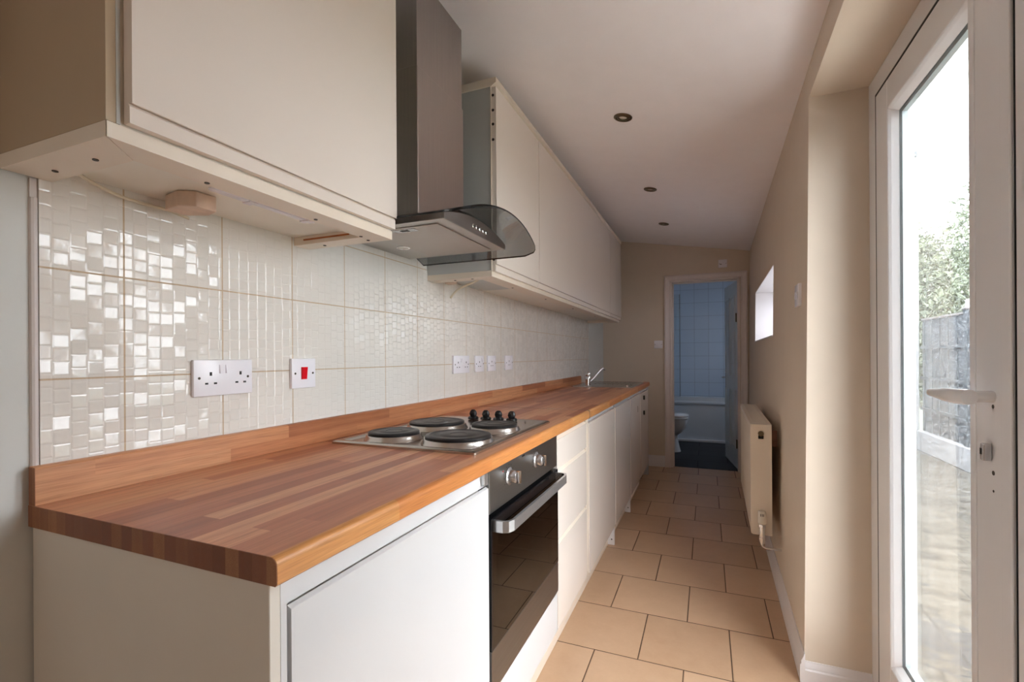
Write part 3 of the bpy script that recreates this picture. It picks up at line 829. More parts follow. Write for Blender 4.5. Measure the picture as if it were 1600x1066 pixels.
for kx in (-.871, -.815, -.760, -.704):
    b = BM(); lathe(b, [(0, 0), (.021, 0), (.022, .003), (.019, .009), (.012, .012), (.010, .013), (0, .013)], (kx, 1.700, .9196), (0, 0, 1), 28)
    kn = obj('control_knob', b, 'black', t, True)
    b = BM(); lathe(b, [(0, 0), (.011, 0), (.0135, .008), (.011, .018), (.006, .024), (0, .025)], (kx, 1.700, .9320), (0, 0, 1), 20)
    bmesh.ops.scale(b, vec=(1.15, .7, 1), verts=b.verts, space=Matrix.Translation((-kx, -1.700, 0)))
    bmesh.ops.rotate(b, verts=b.verts, cent=(kx, 1.7, 0), matrix=Matrix.Rotation(.3, 3, 'Z'))
    obj('knob_grip', b, 'black', kn, True)
b = BM(); lathe(b, [(0, 0), (.004, 0), (.004, .001), (0, .001)], (-.648, 1.70, .9196), (0, 0, 1), 12); obj('indicator_lamp', b, 'black', t)

# ------------------------------------------------------------------ sink and tap
t = thing('sink', 'shallow steel inset sink at the far end of the worktop', 'sink', (-.81, 4.24, .9105))
b = BM()
loft(b, [rect(-1.062, -.556, 3.850, 4.625, .9102, .03), rect(-1.060, -.558, 3.852, 4.623, .9150, .03), rect(-1.045, -.573, 3.867, 4.608, .9160, .03), rect(-1.030, -.588, 3.885, 4.592, .9125, .03)], True, True)
obj('rim', b, 'inox', t, True)
b = BM()
loft(b, [rect(-.985, -.60, 3.90, 4.26, .9138, .05), rect(-.98, -.605, 3.905, 4.255, .9128, .05), rect(-.975, -.615, 3.915, 4.245, .87, .05), rect(-.94, -.65, 3.95, 4.21, .78, .05)], False, True)
obj('bowl', b, 'inox', t, True)
b = BM()
for i in range(9):
    x = -.96 + i * .04
    box(b, x, x + .012, 4.30, 4.56, .9126, .9150, .001)
obj('drainer_ribs', b, 'inox', t)
b = BM(); lathe(b, [(0, 0), (.012, 0), (.012, .006), (.008, .010), (.008, .016), (0, .018)], (-.60, 3.885, .916), (0, 0, 1), 20); obj('plug_knob', b, 'chrome', t, True)

t = thing('mixer_tap', 'chrome single lever mixer tap behind the sink', 'tap', (-.93, 3.935, .916))
b = BM(); lathe(b, [(0, 0), (.026, 0), (.026, .004), (.022, .006), (.020, .05), (.020, .075), (.018, .078)], (-.93, 3.935, .9165), (0, 0, 1), 28, False)
obj('body', b, 'chrome', t, True)
b = BM(); lathe(b, [(.019, 0), (.021, .004), (.021, .022), (.016, .034), (.006, .040), (0, .041)], (-.93, 3.935, .996), (0, 0, 1), 28)
obj('lever', b, 'chrome', t, True)
b = BM(); tube(b, smooth_path([(-.925, 3.945, .945), (-.90, 3.99, .975), (-.865, 4.055, 1.030), (-.848, 4.085, 1.052), (-.835, 4.105, 1.055), (-.826, 4.120, 1.046)], 5), .0095, 14)
obj('spout', b, 'chrome', t, True)

# ------------------------------------------------------------------ wall cabinets
def wall_door(name, y0, y1, z0, z1, parent, mat='gloss', fx=-.790):
    bm = BM()
    # front slab whose lower edge is chamfered back as a finger grip, with the set-back lip below
    pts = [(fx - .020, z0 - .0285), (fx - .006, z0 - .0285), (fx - .006, z0 - .004), (fx - .010, z0 + .002), (fx - .001, z0), (fx, z0 + .001), (fx, z1), (fx - .020, z1)]
    prism(bm, pts, 'y', y0, y1)
    return obj(name, bm, mat, parent)
PX = -.812
t = thing('wall_cabinet', 'large cream wall cabinet at the near left, left of the cooker hood', 'cabinet', (-.965, .75, 1.521))
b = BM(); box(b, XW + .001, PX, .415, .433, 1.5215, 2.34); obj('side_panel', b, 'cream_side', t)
b = BM(); box(b, XW + .001, PX - .001, .433, 1.092, 1.5215, 2.34); obj('carcass', b, 'carcass', t)
b = BM(); box(b, PX, PX + .001, .428, .4335, 1.5215, 2.34); obj('edge_strip', b, 'grey_side', t)
wall_door('door', .4375, 1.089, 1.552, 2.34, t, 'gloss')
# pelmet: flat boards around the underside
t = thing('pelmet', 'flat cream pelmet with screw holes under the near wall cabinet', 'pelmet', (-.965, .75, 1.497))
def miter_board(bm, pts, z0=1.4975, z1=1.5210):
    prism(bm, pts, 'z', z0, z1)
b = BM(); miter_board(b, [(PX, .416), (PX, 1.096), (PX - .062, 1.060), (PX - .062, .486)]); obj('front_board', b, 'cream', t)
b = BM(); miter_board(b, [(XW + .001, .415), (PX - .001, .415), (PX - .0635, .4855), (XW + .001, .4855)]); obj('end_board', b, 'cream', t)
b = BM(); miter_board(b, [(XW + .001, 1.040), (PX - .0635, 1.0385), (PX - .0635, 1.0605), (PX - .004, 1.0965), (XW + .001, 1.0965)]); obj('end_board', b, 'cream', t)
b = BM(); box(b, XW + .04, PX - .10, 1.0365, 1.0395, 1.5085, 1.5125); obj('raw_edge', b, 'rust', t)
for (sx, sy) in ((-1.045, .4585), (-.925, .458), (-.86, .60), (-.855, .86), (-.865, 1.03), (-.875, 1.072), (-1.03, 1.07)):
    b = BM(); lathe(b, [(0, 0), (.0045, 0), (.0045, .0016), (.002, .001), (0, .001)], (sx, sy, 1.4975), (0, 0, -1), 12); obj('screw', b, 'screw', t)
# fixing block and cables beneath
b = BM()
prism(b, [(-1.072, .655), (-1.015, .645), (-.985, .664), (-.985, .708), (-1.025, .720), (-1.072, .700)], 'z', 1.488, 1.5205, .002)
o = obj('wooden_block', b, 'pinewood'); tag(o, 'small bare wood block screwed beneath the near wall cabinet', 'block')
b = BM(); tube(b, smooth_path([(-1.060, .487, 1.5165), (-1.085, .53, 1.508), (-1.105, .59, 1.502), (-1.108, .64, 1.500), (-1.100, .68, 1.498), (-1.085, .715, 1.487)], 6), .0035, 8)
o = obj('cable', b, 'cable', None, True); tag(o, 'thin cream cable running under the near wall cabinet against the tiles', 'cable')
b = BM(); box(b, -.945, -.925, .66, .93, 1.5145, 1.5205, .002); box(b, -.948, -.922, .74, .76, 1.512, 1.5205, .001); box(b, -.948, -.922, .90, .915, 1.512, 1.5205, .001)
o = obj('cable_trunking', b, 'white'); tag(o, 'flat white cable trunking under the near wall cabinet beside the wood block', 'trunking')

ZU = 2.272
units = ((1.757, 2.290, 'first wall cabinet past the cooker hood, with a narrow door and bare grey side'),
         (2.292, 4.200, 'wall cabinet with the wide glossy door reflecting the room, middle of the far run'),
         (4.202, 4.780, 'last narrow wall cabinet nearest the far wall'))
for i, (y0, y1, lab) in enumerate(units):
    t = thing('wall_cabinet', lab, 'cabinet', (-.965, (y0 + y1) / 2, 1.521))
    b = BM(); box(b, XW + .001, PX - .001, y0, y1 - .0005, 1.5215, ZU); obj('carcass', b, 'grey_side' if i == 0 else 'carcass', t)
    b = BM(); box(b, PX - .0009, PX + .0003, y0 + .004, y1 - .001, 1.523, ZU - .001); obj('front_edging', b, 'cream', t)
    wall_door('door', y0 + (.004 if i == 0 else .003), y1 - .003, 1.547, ZU - .002, t, 'gloss')
    if i == 0:
        b = BM(); box(b, PX - .0008, PX + .0015, y0 - .003, y0 + .003, 1.5215, ZU); obj('edge_strip', b, 'cream', t)
        for z in (2.236, 2.175, 2.118, 2.055, 1.62, 1.565):
            b = BM(); lathe(b, [(.0055, 0), (.0055, .002), (.0035, .002), (.0035, 0)], (-.803, y0 + .003, z), (0, -1, 0), 14)
            lathe(b, [(.0018, 0), (.0018, .003), (0, .003)], (-.803, y0 + .003, z), (0, -1, 0), 8)
            obj('edge_fitting', b, 'screw', t)
b = BM(); prism(b, [(XW + .001, 2.2725), (-.806, 2.2725), (-.792, 2.280), (-.786, 2.284), (-.786, 2.304), (XW + .001, 2.304)], 'y', 1.752, 4.785)
o = obj('cornice', b, 'cream'); tag(o, 'slim cream cornice along the top of the far wall cabinets', 'cornice')
t = thing('pelmet', 'long flat cream pelmet under the far run of wall cabinets', 'pelmet', (-.965, 3.26, 1.497))
b = BM(); miter_board(b, [(PX, 1.757), (PX, 4.78), (PX - .075, 4.72), (PX - .075, 1.825)]); obj('front_board', b, 'cream', t)
b = BM(); miter_board(b, [(XW + .001, 1.756), (PX - .001, 1.756), (PX - .0765, 1.8245), (XW + .001, 1.8245)]); obj('end_board', b, 'cream', t)
b = BM(); miter_board(b, [(XW + .001, 4.715), (PX - .0765, 4.7145), (PX - .001, 4.7815), (XW + .001, 4.7815)]); obj('end_board', b, 'cream', t)
for (sx, sy) in ((-1.00, 1.79), (-.915, 1.785), (-.86, 2.1), (-.86, 2.6), (-.86, 3.2), (-.86, 3.9)):
    b = BM(); lathe(b, [(0, 0), (.005, 0), (.005, .0016), (0, .0016)], (sx, sy, 1.4975), (0, 0, -1), 12); obj('screw', b, 'screw', t)
b = BM(); tube(b, smooth_path([(-.93, 1.90, 1.519), (-.95, 1.875, 1.500), (-.985, 1.86, 1.484), (-1.02, 1.858, 1.470), (-1.045, 1.858, 1.452), (-1.062, 1.858, 1.432)], 6), .0045, 8)
o = obj('cable', b, 'cable', None, True); tag(o, 'loose cable end hanging below the far pelmet beside the hood', 'cable')
b = BM(); box(b, -1.075, -1.03, 1.828, 1.86, 1.492, 1.5205, .002)
o = obj('wooden_block', b, 'pinewood'); tag(o, 'small brown block under the far wall cabinets behind the hanging cable', 'block')

# ------------------------------------------------------------------ cooker hood
t = thing('cooker_hood', 'steel chimney cooker hood with curved smoked glass canopy above the hob', 'cooker hood', (-.97, 1.43, 1.567))
CX, CY0, CY1 = -.845, 1.276, 1.582
b = BM(); box(b, XW + .001, CX, CY0, CY1, 1.60, 2.10, .0035, 3); obj('chimney', b, 'steel', t)
b = BM()
x0, x1 = XW + .001, CX - .004; y0, y1 = CY0 + .004, CY1 - .004
hexa(b, [(x0, y0, 2.10), (x1, y0, 2.10), (x1, y1, 2.10), (x0, y1, 2.10), (x0, y0, zc(x0) - .001), (x1, y0, zc(x1) - .001), (x1, y1, zc(x1) - .001), (x0, y1, zc(x0) - .001)])
obj('upper_chimney', b, 'steel', t)
BY_0, BY_1, BXF = 1.176, 1.618, -.692
YC = (BY_0 + BY_1) / 2
def arch(y, half=.31, z0=1.553, rise=.068): return z0 + rise * (1 - ((y - YC) / half) ** 2)
b = BM()
pts = [(BY_1, 1.567), (BY_0, 1.567)] + [(BY_0 + (BY_1 - BY_0) * i / 20, arch(BY_0 + (BY_1 - BY_0) * i / 20) - .003) for i in range(21)]
prism(b, pts, 'x', XW + .001, BXF)
obj('body', b, 'steel_body', t, True)
b = BM(); box(b, XW + .004, BXF + .0005, BY_0 - .0005, BY_1 + .0005, 1.5655, 1.5690, .0008)
obj('base_rim', b, 'steel_y', t)
# glass
b = BM()
gy0, gy1, gxf = YC - .31, YC + .31, -.592
outline = []
# rounded front corners, plan view: list of (x, y)
def corner(cx_, cy_, r, a0, a1, n_=8): return [(cx_ + r * math.cos(math.radians(a0 + (a1 - a0) * i / n_)), cy_ + r * math.sin(math.radians(a0 + (a1 - a0) * i / n_))) for i in range(n_ + 1)]
N = 36
R_ = .055
rows = []
for i in range(N + 1):
    y = gy0 + (gy1 - gy0) * i / N
    d = min(y - gy0, gy1 - y)
    xf_ = gxf + .0
    if d < R_: xf_ = gxf - R_ + math.sqrt(max(0, R_ ** 2 - (R_ - d) ** 2))
    bow = .030 * (1 - ((y - YC) / .31) ** 2)
    rows.append((y, xf_ + bow * .6))
th = .005
topv, botv = [], []
for (y, xf_) in rows:
    xs = [XW + .012 + (xf_ - XW - .012) * j / 10 for j in range(11)]
    topv.append([b.verts.new((x, y, arch(y) + th)) for x in xs]); botv.append([b.verts.new((x, y, arch(y))) for x in xs])
edgef = []
for i in range(N):
    for j in range(10):
        b.faces.new((topv[i][j], topv[i + 1][j], topv[i + 1][j + 1], topv[i][j + 1]))
        b.faces.new((botv[i][j], botv[i][j + 1], botv[i + 1][j + 1], botv[i + 1][j]))
    for j in (0, 10):
        f = b.faces.new((topv[i][j], topv[i + 1][j], botv[i + 1][j], botv[i][j])); f.material_index = 1
for i in (0, N):
    for j in range(10):
        f = b.faces.new((topv[i][j], topv[i][j + 1], botv[i][j + 1], botv[i][j])); f.material_index = 1
obj('glass_canopy', b, ['smoke', 'smoke_edge'], t, True)
# filter and underside details
b = BM(); box(b, -.995, -.735, BY_0 + .035, BY_1 - .035, 1.5625, 1.5655, .001); fl = obj('grease_filter', b, 'filter', t)
b = BM(); box(b, -.905, -.825, BY_0 + .045, BY_0 + .075, 1.5612, 1.5626, .001); lt = obj('filter_latch', b, 'silver', fl)
b = BM(); box(b, -.880, -.852, BY_0 + .052, BY_0 + .066, 1.5604, 1.5612); obj('latch_slot', b, 'screw', fl)
for (lx, ly) in ((-1.012, 1.432),):
    b = BM(); lathe(b, [(0, .0), (.024, 0), (.024, .003), (.020, .004), (.019, .002), (0, .002)], (lx, ly, 1.5655), (0, 0, -1), 28); l_ = obj('hood_lamp', b, 'chrome', t, True)
    b = BM(); lathe(b, [(0, .0), (.0185, 0), (.0185, .0012), (0, .0012)], (lx, ly, 1.5636), (0, 0, -1), 28); obj('lamp_lens', b, 'lamp_glass', l_)
for i in range(5):
    yb = 1.352 + i * .024
    b = BM(); lathe(b, [(0, 0), (.0065, 0), (.0065, .004), (.005, .0055), (0, .0055)], (BXF, yb, 1.588), (1, 0, 0), 18); obj('push_button', b, 'chrome', t, True)

# ------------------------------------------------------------------ electrical plates
def plate(bm, y0, y1, z0, z1, x=XW, d=.010):
    box(bm, x, x + d, y0, y1, z0, z1, .0018, 2)
def socket(y0, y1, z0, z1, gangs, label, x=XW, detail=True, group=None):
    t = thing('wall_socket', label, 'socket', (x, (y0 + y1) / 2, z0), group)
    b = BM(); plate(b, y0, y1, z0, z1, x); obj('face_plate', b, 'white', t, True)
    w, h = y1 - y0, z1 - z0; xf_ = x + .010
    for g_ in range(gangs):
        yc = y0 + w * ((g_ + .5) / gangs) if gangs == 1 else y0 + w * (.27 if g_ == 0 else .78)
        yc = yc if gangs > 1 else (y0 + y1) / 2 - .004
        b = BM()
        box(b, xf_ - .002, xf_ + .0003, yc - .003, yc + .003, z0 + h * .56, z0 + h * .66)
        box(b, xf_ - .002, xf_ + .0003, yc - .0145, yc - .0065, z0 + h * .32, z0 + h * .37)
        box(b, xf_ - .002, xf_ + .0003, yc + .0075, yc + .0155, z0 + h * .32, z0 + h * .37)
        obj('pin_holes', b, 'black_matt', t)
        ys = (y0 + w * (.45 if g_ == 0 else .555)) if gangs > 1 else (y0 + w * .78)
        b = BM(); prism(b, [(xf_, z0 + h * .62), (xf_ + .0045, z0 + h * .62), (xf_ + .0015, z0 + h * .86), (xf_, z0 + h * .86)], 'y', ys - .006, ys + .006); obj('rocker_switch', b, 'white', t)
    for yc in (y0 + w * .085, y1 - w * .085):
        b = BM(); lathe(b, [(0, 0), (.0032, 0), (.0032, .0007), (0, .0007)], (xf_, yc, z0 + h * .5), (1, 0, 0), 12); obj('screw', b, 'screw', t)
    return t
socket(.738, .892, 1.079, 1.166, 2, 'white double socket above the near worktop, left of the red switch')
t = thing('cooker_switch', 'white square wall switch with a red rocker', 'switch', (XW, 1.065, 1.08))
b = BM(); plate(b, 1.021, 1.110, 1.080, 1.167); obj('face_plate', b, 'white', t, True)
b = BM(); prism(b, [(XW + .010, 1.106), (XW + .013, 1.106), (XW + .0165, 1.142), (XW + .010, 1.142)], 'y', 1.055, 1.074); obj('rocker_switch', b, 'red', t)
for yc in (1.033, 1.099):
    b = BM(); lathe(b, [(0, 0), (.0032, 0), (.0032, .0007), (0, .0007)], (XW + .010, yc, 1.1235), (1, 0, 0), 12); obj('screw', b, 'screw', t)
socket(1.965, 2.125, 1.088, 1.174, 2, 'white double socket beyond the hob, wide plate beside three narrow ones')
for (y0, y1, lab) in ((2.194, 2.292, 'narrow white socket plate just right of the far double socket'), (2.346, 2.448, 'narrow white socket plate, middle of the three past the double socket'), (2.590, 2.700, 'white socket plate nearest the sink, set a little apart')):
    socket(y0, y1, 1.088, 1.173, 1, lab)
# far wall switch and isolator
def yplate(name, x0, x1, z0, z1, label, cat, n_=1):
    t = thing(name, label, cat, ((x0 + x1) / 2, YF, z0))
    b = BM(); box(b, x0, x1, YF - .010, YF, z0, z1, .0018, 2); obj('face_plate', b, 'white', t, True)
    w, h = x1 - x0, z1 - z0
    for i in range(n_):
        xc = x0 + w * (i + 1) / (n_ + 1)
        b = BM(); box(b, xc - .007, xc + .007, YF - .0135, YF - .010, z0 + h * .35, z0 + h * .65, .001); obj('rocker_switch', b, 'white', t)
    for xc in (x0 + w * .12, x1 - w * .12):
        b = BM(); lathe(b, [(0, 0), (.0032, 0), (.0032, .0007), (0, .0007)], (xc, YF - .010, z0 + h * .5), (0, -1, 0), 12); obj('screw', b, 'screw', t)
    return t
yplate('light_switch', -.517, -.431, 1.240, 1.322, 'white light switch left of the bathroom doorway', 'switch', 1)
t = yplate('isolator_switch', .108, .188, 2.042, 2.122, 'white fan isolator plate above the bathroom doorway', 'switch', 1)
b = BM(); box(b, .122, .138, YF - .0108, YF - .0098, 2.072, 2.078); obj('indicator_mark', b, 'screw', t)
# right wall switch
t = thing('light_switch', 'white light switch on the right wall beside the patio door recess', 'switch', (xr(2.13, 1.4), 2.13, 1.355))
xs_ = xr(2.13, 1.4)
b = BM(); box(b, xs_ - .011, xs_ + .004, 2.088, 2.172, 1.356, 1.442, .0018, 2); obj('face_plate', b, 'white', t, True)
for yy in (2.115, 2.145):
    b = BM(); box(b, xs_ - .015, xs_ - .011, yy - .006, yy + .006, 1.385, 1.413, .001); obj('rocker_switch', b, 'white', t)

# ------------------------------------------------------------------ downlights
ca = math.atan(.169)
nrm = Vector((-math.sin(ca), 0, -math.cos(ca)))
for i, (lx, ly, lab) in enumerate(((-.369, 2.316, 'recessed bronze downlight nearest the camera'), (-.357, 3.389, 'recessed bronze downlight, middle of the row of three'), (-.344, 4.320, 'recessed bronze downlight nearest the bathroom doorway'))):
    c0 = Vector((lx, ly, zc(lx)))
    if i == 0:
        t = thing('downlight', lab, 'ceiling light', c0, 'recessed ceiling downlights')
        b = BM(); lathe(b, [(.044, -.001), (.044, .003), (.041, .0055), (.034, .006), (.033, .001), (.0315, -.002), (.030, .0045), (.026, .0065), (.021, .0065), (.019, .001)], c0, nrm, 40, False); obj('trim_ring', b, 'bronze', t, True)
        b = BM(); lathe(b, [(.0195, .0004), (.016, .0012), (.008, .0032), (0, .0042)], c0, nrm, 32, False); obj('bulb_lens', b, 'lamp_glass', t, True)
        first, c_first = t, c0
    else: dup(first, c0 - c_first, lab)

# ------------------------------------------------------------------ radiator
t = thing('radiator', 'cream double panel radiator on the right wall', 'radiator', (.245, 3.17, 0))
ra = math.atan(.016)
Ry0, Ry1, Rz0, Rz1 = 2.640, 3.700, .275, .822
def rx(y): return .197 + .016 * (y - 2.64)      # front face follows the wall
def rbox(bm, a0, a1, y0, y1, z0, z1):
    hexa(bm, [(rx(y0) + a0, y0, z0), (rx(y0) + a1, y0, z0), (rx(y1) + a1, y1, z0), (rx(y1) + a0, y1, z0),
              (rx(y0) + a0, y0, z1), (rx(y0) + a1, y0, z1), (rx(y1) + a1, y1, z1), (rx(y1) + a0, y1, z1)])
# front panel with shallow vertical flutes
def flute_panel(a, sgn):
    bm = BM(); K = 66; v0, v1, w0, w1 = [], [], [], []
    for i in range(K + 1):
        y = Ry0 + .02 + (Ry1 - Ry0 - .04) * i / K; ph = (i % 2)
        dd = (.003 if ph else 0) * sgn
        v0.append(bm.verts.new((rx(y) + a + dd, y, Rz0 + .02))); v1.append(bm.verts.new((rx(y) + a + dd, y, Rz1 - .02)))
        w0.append(bm.verts.new((rx(y) + a + .008 * sgn, y, Rz0 + .02))); w1.append(bm.verts.new((rx(y) + a + .008 * sgn, y, Rz1 - .02)))
    for i in range(K):
        bm.faces.new((v0[i], v0[i + 1], v1[i + 1], v1[i])); bm.faces.new((w0[i], w1[i], w1[i + 1], w0[i + 1]))
        bm.faces.new((v0[i], w0[i], w0[i + 1], v0[i + 1])); bm.faces.new((v1[i], v1[i + 1], w1[i + 1], w1[i]))
    bm.faces.new((v0[0], v1[0], w1[0], w0[0])); bm.faces.new((v0[-1], w0[-1], w1[-1], v1[-1]))
    rbox(bm, min(a, a + .012 * sgn), max(a, a + .012 * sgn), Ry0 + .004, Ry1 - .004, Rz1 - .03, Rz1 - .006)
    rbox(bm, min(a, a + .012 * sgn), max(a, a + .012 * sgn), Ry0 + .004, Ry1 - .004, Rz0 + .002, Rz0 + .03)
    return bm
obj('front_panel', flute_panel(.002, 1), 'rad', t)
obj('back_panel', flute_panel(.092, -1), 'rad', t)
b = BM()
prism(b, [(rx(Ry0), Rz0 + .012), (rx(Ry0) + .008, Rz0), (rx(Ry0) + .094, Rz0), (rx(Ry0) + .094, Rz1), (rx(Ry0), Rz1)], 'y', Ry0, Ry0 + .0035, 0)
obj('side_panel', b, 'rad', t)
b = BM(); rbox(b, 0, .094, Ry1 - .0035, Ry1, Rz0, Rz1); obj('side_panel', b, 'rad', t)
b = BM()
rbox(b, 0, .094, Ry0 + .002, Ry1 - .002, Rz1 - .001, Rz1 + .0015)
for i in range(30):
    y = Ry0 + .03 + i * .0335
    rbox(b, .018, .076, y, y + .024, Rz1 + .0015, Rz1 + .003)
obj('top_grille', b, 'rad', t)
b = BM(); lathe(b, [(0, 0), (.013, 0), (.013, .004), (.009, .006), (.004, .006), (.004, .003), (0, .003)], (.2435, Ry0, .778), (0, -1, 0), 24); bp = obj('bleed_plug', b, 'bronze', t, True)
b = BM(); box(b, .2315, .2555, Ry0 - .004, Ry0 - .0005, .752, .770, .002); obj('plug_bracket', b, 'black', bp)
# valve
VX, VY = .2440, 2.612
b = BM(); tube(b, [(VX, Ry0 + .002, .300), (VX, VY, .300)], .009, 14); tube(b, [(VX, VY, .245), (VX, VY, .335)], .012, 16)
lathe(b, [(.016, 0), (.016, .012), (.013, .016)], (VX, VY, .325), (0, 0, 1), 6); lathe(b, [(.015, 0), (.015, .014), (.012, .016)], (VX, VY, .262), (0, 0, 1), 6)
vb = obj('valve_body', b, 'chrome', t)
b = BM(); lathe(b, [(.015, 0), (.019, .006), (.020, .030), (.018, .055), (.015, .062), (0, .064)], (VX, VY, .340), (0, 0, 1), 24); vh = obj('valve_head', b, 'carcass', t, True)
b = BM()
for (dx, dz) in ((-.007, .047), (0, .047), (.006, .047)):
    box(b, VX + dx - .002, VX + dx + .0005, VY - .0205, VY - .0185, .340 + dz - .006, .340 + dz + .006)
obj('printed_marks', b, 'screw', vh)
b = BM(); tube(b, smooth_path([(VX, VY, .250), (VX, VY, .232), (VX + .015, VY, .222), (VX + .055, VY, .222), (xr(VY, .2) + .004, VY, .222)], 4), [.006] * 17, 12)
obj('supply_pipe', b, 'chrome', t, True)
b = BM(); rbox(b, .094, .128, Ry0 + .10, Ry0 + .13, .70, .78); obj('wall_bracket', b, 'rad_back', t)
b = BM(); rbox(b, .094, .128, Ry1 - .13, Ry1 - .10, .70, .78); obj('wall_bracket', b, 'rad_back', t)

# ------------------------------------------------------------------ small high window
b = BM(); wx0, wx1 = .555, .60
box(b, wx0, wx1, WY0, WY1, WZ0, WZ0 + .04, .003); box(b, wx0, wx1, WY0, WY1, WZ1 - .04, WZ1, .003); box(b, wx0, wx1, WY0, WY0 + .04, WZ0 + .04, WZ1 - .04); box(b, wx0, wx1, WY1 - .04, WY1, WZ0 + .04, WZ1 - .04)
w1 = struct('window_1', b, 'pvc', None, False, 'small high window deep in the right wall above the radiator', 'window')
b = BM(); box(b, .575, .583, WY0 + .038, WY1 - .038, WZ0 + .038, WZ1 - .038); obj('pane', b, 'frosted', w1)
b = BM()
hexa(b, [(xr(WY0, WZ0) - .004, WY0, WZ0 - .002), (.556, WY0, WZ0 - .002), (.556, WY1, WZ0 - .002), (xr(WY1, WZ0) - .004, WY1, WZ0 - .002),
         (xr(WY0, WZ0) - .004, WY0, WZ0 + .006), (.556, WY0, WZ0 + .006), (.556, WY1, WZ0 + .006), (xr(WY1, WZ0) - .004, WY1, WZ0 + .006)])
obj('window_sill', b, 'skirt', w1)
b = BM()
for (ya, yb, za, zb) in ((WY1 - .004, WY1, WZ0 + .006, WZ1), (WY0, WY0 + .004, WZ0 + .006, WZ1), (WY0 + .004, WY1 - .004, WZ1 - .004, WZ1)):
    hexa(b, [(xr(ya, za) + .001, ya, za), (.556, ya, za), (.556, yb, za), (xr(yb, za) + .001, yb, za), (xr(ya, zb) + .001, ya, zb), (.556, ya, zb), (.556, yb, zb), (xr(yb, zb) + .001, yb, zb)])
obj('window_lining', b, 'skirt', w1)

# ------------------------------------------------------------------ patio door
d2 = thing('door_2', 'white glazed patio door with lever handle on the right, second leaf added for daylight', 'door', (.55, 1.48, .03), None, 'structure')
FXI, FXO = .515, .590
fy0, fy1, fz0, fz1 = .615, 1.962, .03, 2.083
b = BM()
fw = .087
box(b, FXI, FXO, fy1 - fw, fy1, .001, fz1); box(b, FXI, FXO, fy0, fy0 + fw, .001, fz1)
box(b, FXI, FXO, fy0 + fw, fy1 - fw, fz1 - .070, fz1); box(b, FXI, FXO, fy0 + fw, fy1 - fw, 0.001, fz0 + .06)
obj('outer_frame', b, 'pvc', d2)
# sash
sy0, sy1, sz0, sz1 = 1.128, 1.868, .095, 2.004
SI, SO = .508, .575
def bar(bm, y0, y1, z0, z1, x0=SI, x1=SO, bev=.004): box(bm, x0, x1, y0, y1, z0, z1, bev, 2)
b = BM(); gw_ = .098
gy0_, gy1_, gz0_, gz1_ = 1.285, 1.762, .22, 1.914
bar(b, gy1_, sy1, sz0, sz1); bar(b, sy0, gy0_, sz0, sz1); bar(b, gy0_ - .002, gy1_ + .002, gz1_, sz1 - .0005); bar(b, gy0_ - .002, gy1_ + .002, sz0 + .0005, gz0_)
bar(b, sy0 + .0005, sy0 + .034, sz0 + .001, sz1 - .001, SI - .0035, SI + .002, .0025); bar(b, gy0_ - .030, gy0_ - .008, gz0_ - .02, gz1_ + .02, SI - .0025, SI + .002, .0022)
sash = obj('sash', b, 'pvc', d2)
# chamfered glazing bead
b = BM()
def bead(bm, y0, y1, z0, z1, w, x0, x1):
    """sloped bead ring between opening (y0..z1) and glass"""
    o_ = [(y0, z0), (y1, z0), (y1, z1), (y0, z1)]; i_ = [(y0 + w, z0 + w), (y1 - w, z0 + w), (y1 - w, z1 - w), (y0 + w, z1 - w)]
    A = [bm.verts.new((x0, *p)) for p in o_]; B_ = [bm.verts.new((x0 + .006, *p)) for p in [(y0 + .006, z0 + .006), (y1 - .006, z0 + .006), (y1 - .006, z1 - .006), (y0 + .006, z1 - .006)]]
    C_ = [bm.verts.new((x1, *p)) for p in i_]; D_ = [bm.verts.new((x1, *p)) for p in o_]
    for k in range(4):
        k2 = (k + 1) % 4
        bm.faces.new((A[k], A[k2], B_[k2], B_[k])); bm.faces.new((B_[k], B_[k2], C_[k2], C_[k])); bm.faces.new((C_[k], C_[k2], D_[k2], D_[k])); bm.faces.new((D_[k], D_[k2], A[k2], A[k]))
bead(b, gy0_, gy1_, gz0_, gz1_, .018, SI + .002, .532)
obj('glazing_bead', b, 'pvc', sash)
b = BM()
for (a0, a1, c0_, c1_) in ((gy0_ + .012, gy0_ + .016, gz0_ + .01, gz1_ - .01), (gy1_ - .016, gy1_ - .012, gz0_ + .01, gz1_ - .01)):
    box(b, SI - .0005, .534, a0, a1, c0_, c1_)
box(b, .537, .551, gy0_ + .004, gy0_ + .026, gz0_, gz1_); box(b, .537, .551, gy1_ - .026, gy1_ - .004, gz0_, gz1_); box(b, .537, .551, gy0_, gy1_, gz1_ - .026, gz1_ - .004); box(b, .537, .551, gy0_, gy1_, gz0_ + .004, gz0_ + .026)
b.free(); b = BM()
box(b, .537, .551, gy0_ + .004, gy0_ + .026, gz0_, gz1_); box(b, .537, .551, gy1_ - .026, gy1_ - .004, gz0_, gz1_); box(b, .537, .551, gy0_ + .026, gy1_ - .026, gz1_ - .026, gz1_ - .004); box(b, .537, .551, gy0_ + .026, gy1_ - .026, gz0_ + .004, gz0_ + .026)
obj('glazing_spacer', b, 'spacer', sash)
b = BM(); box(b, .533, .536, gy0_ - .003, gy1_ + .003, gz0_ - .003, gz1_ + .003); obj('inner_pane', b, 'pane_in', sash)
b = BM()
vs = [b.verts.new(p) for p in ((.556, gy0_ - .003, gz0_ - .003), (.556, gy1_ + .003, gz0_ - .003), (.556, gy1_ + .003, gz1_ + .003), (.556, gy0_ - .003, gz1_ + .003))]
b.faces.new(vs); obj('outer_pane', b, 'pane', sash)
b = BM()
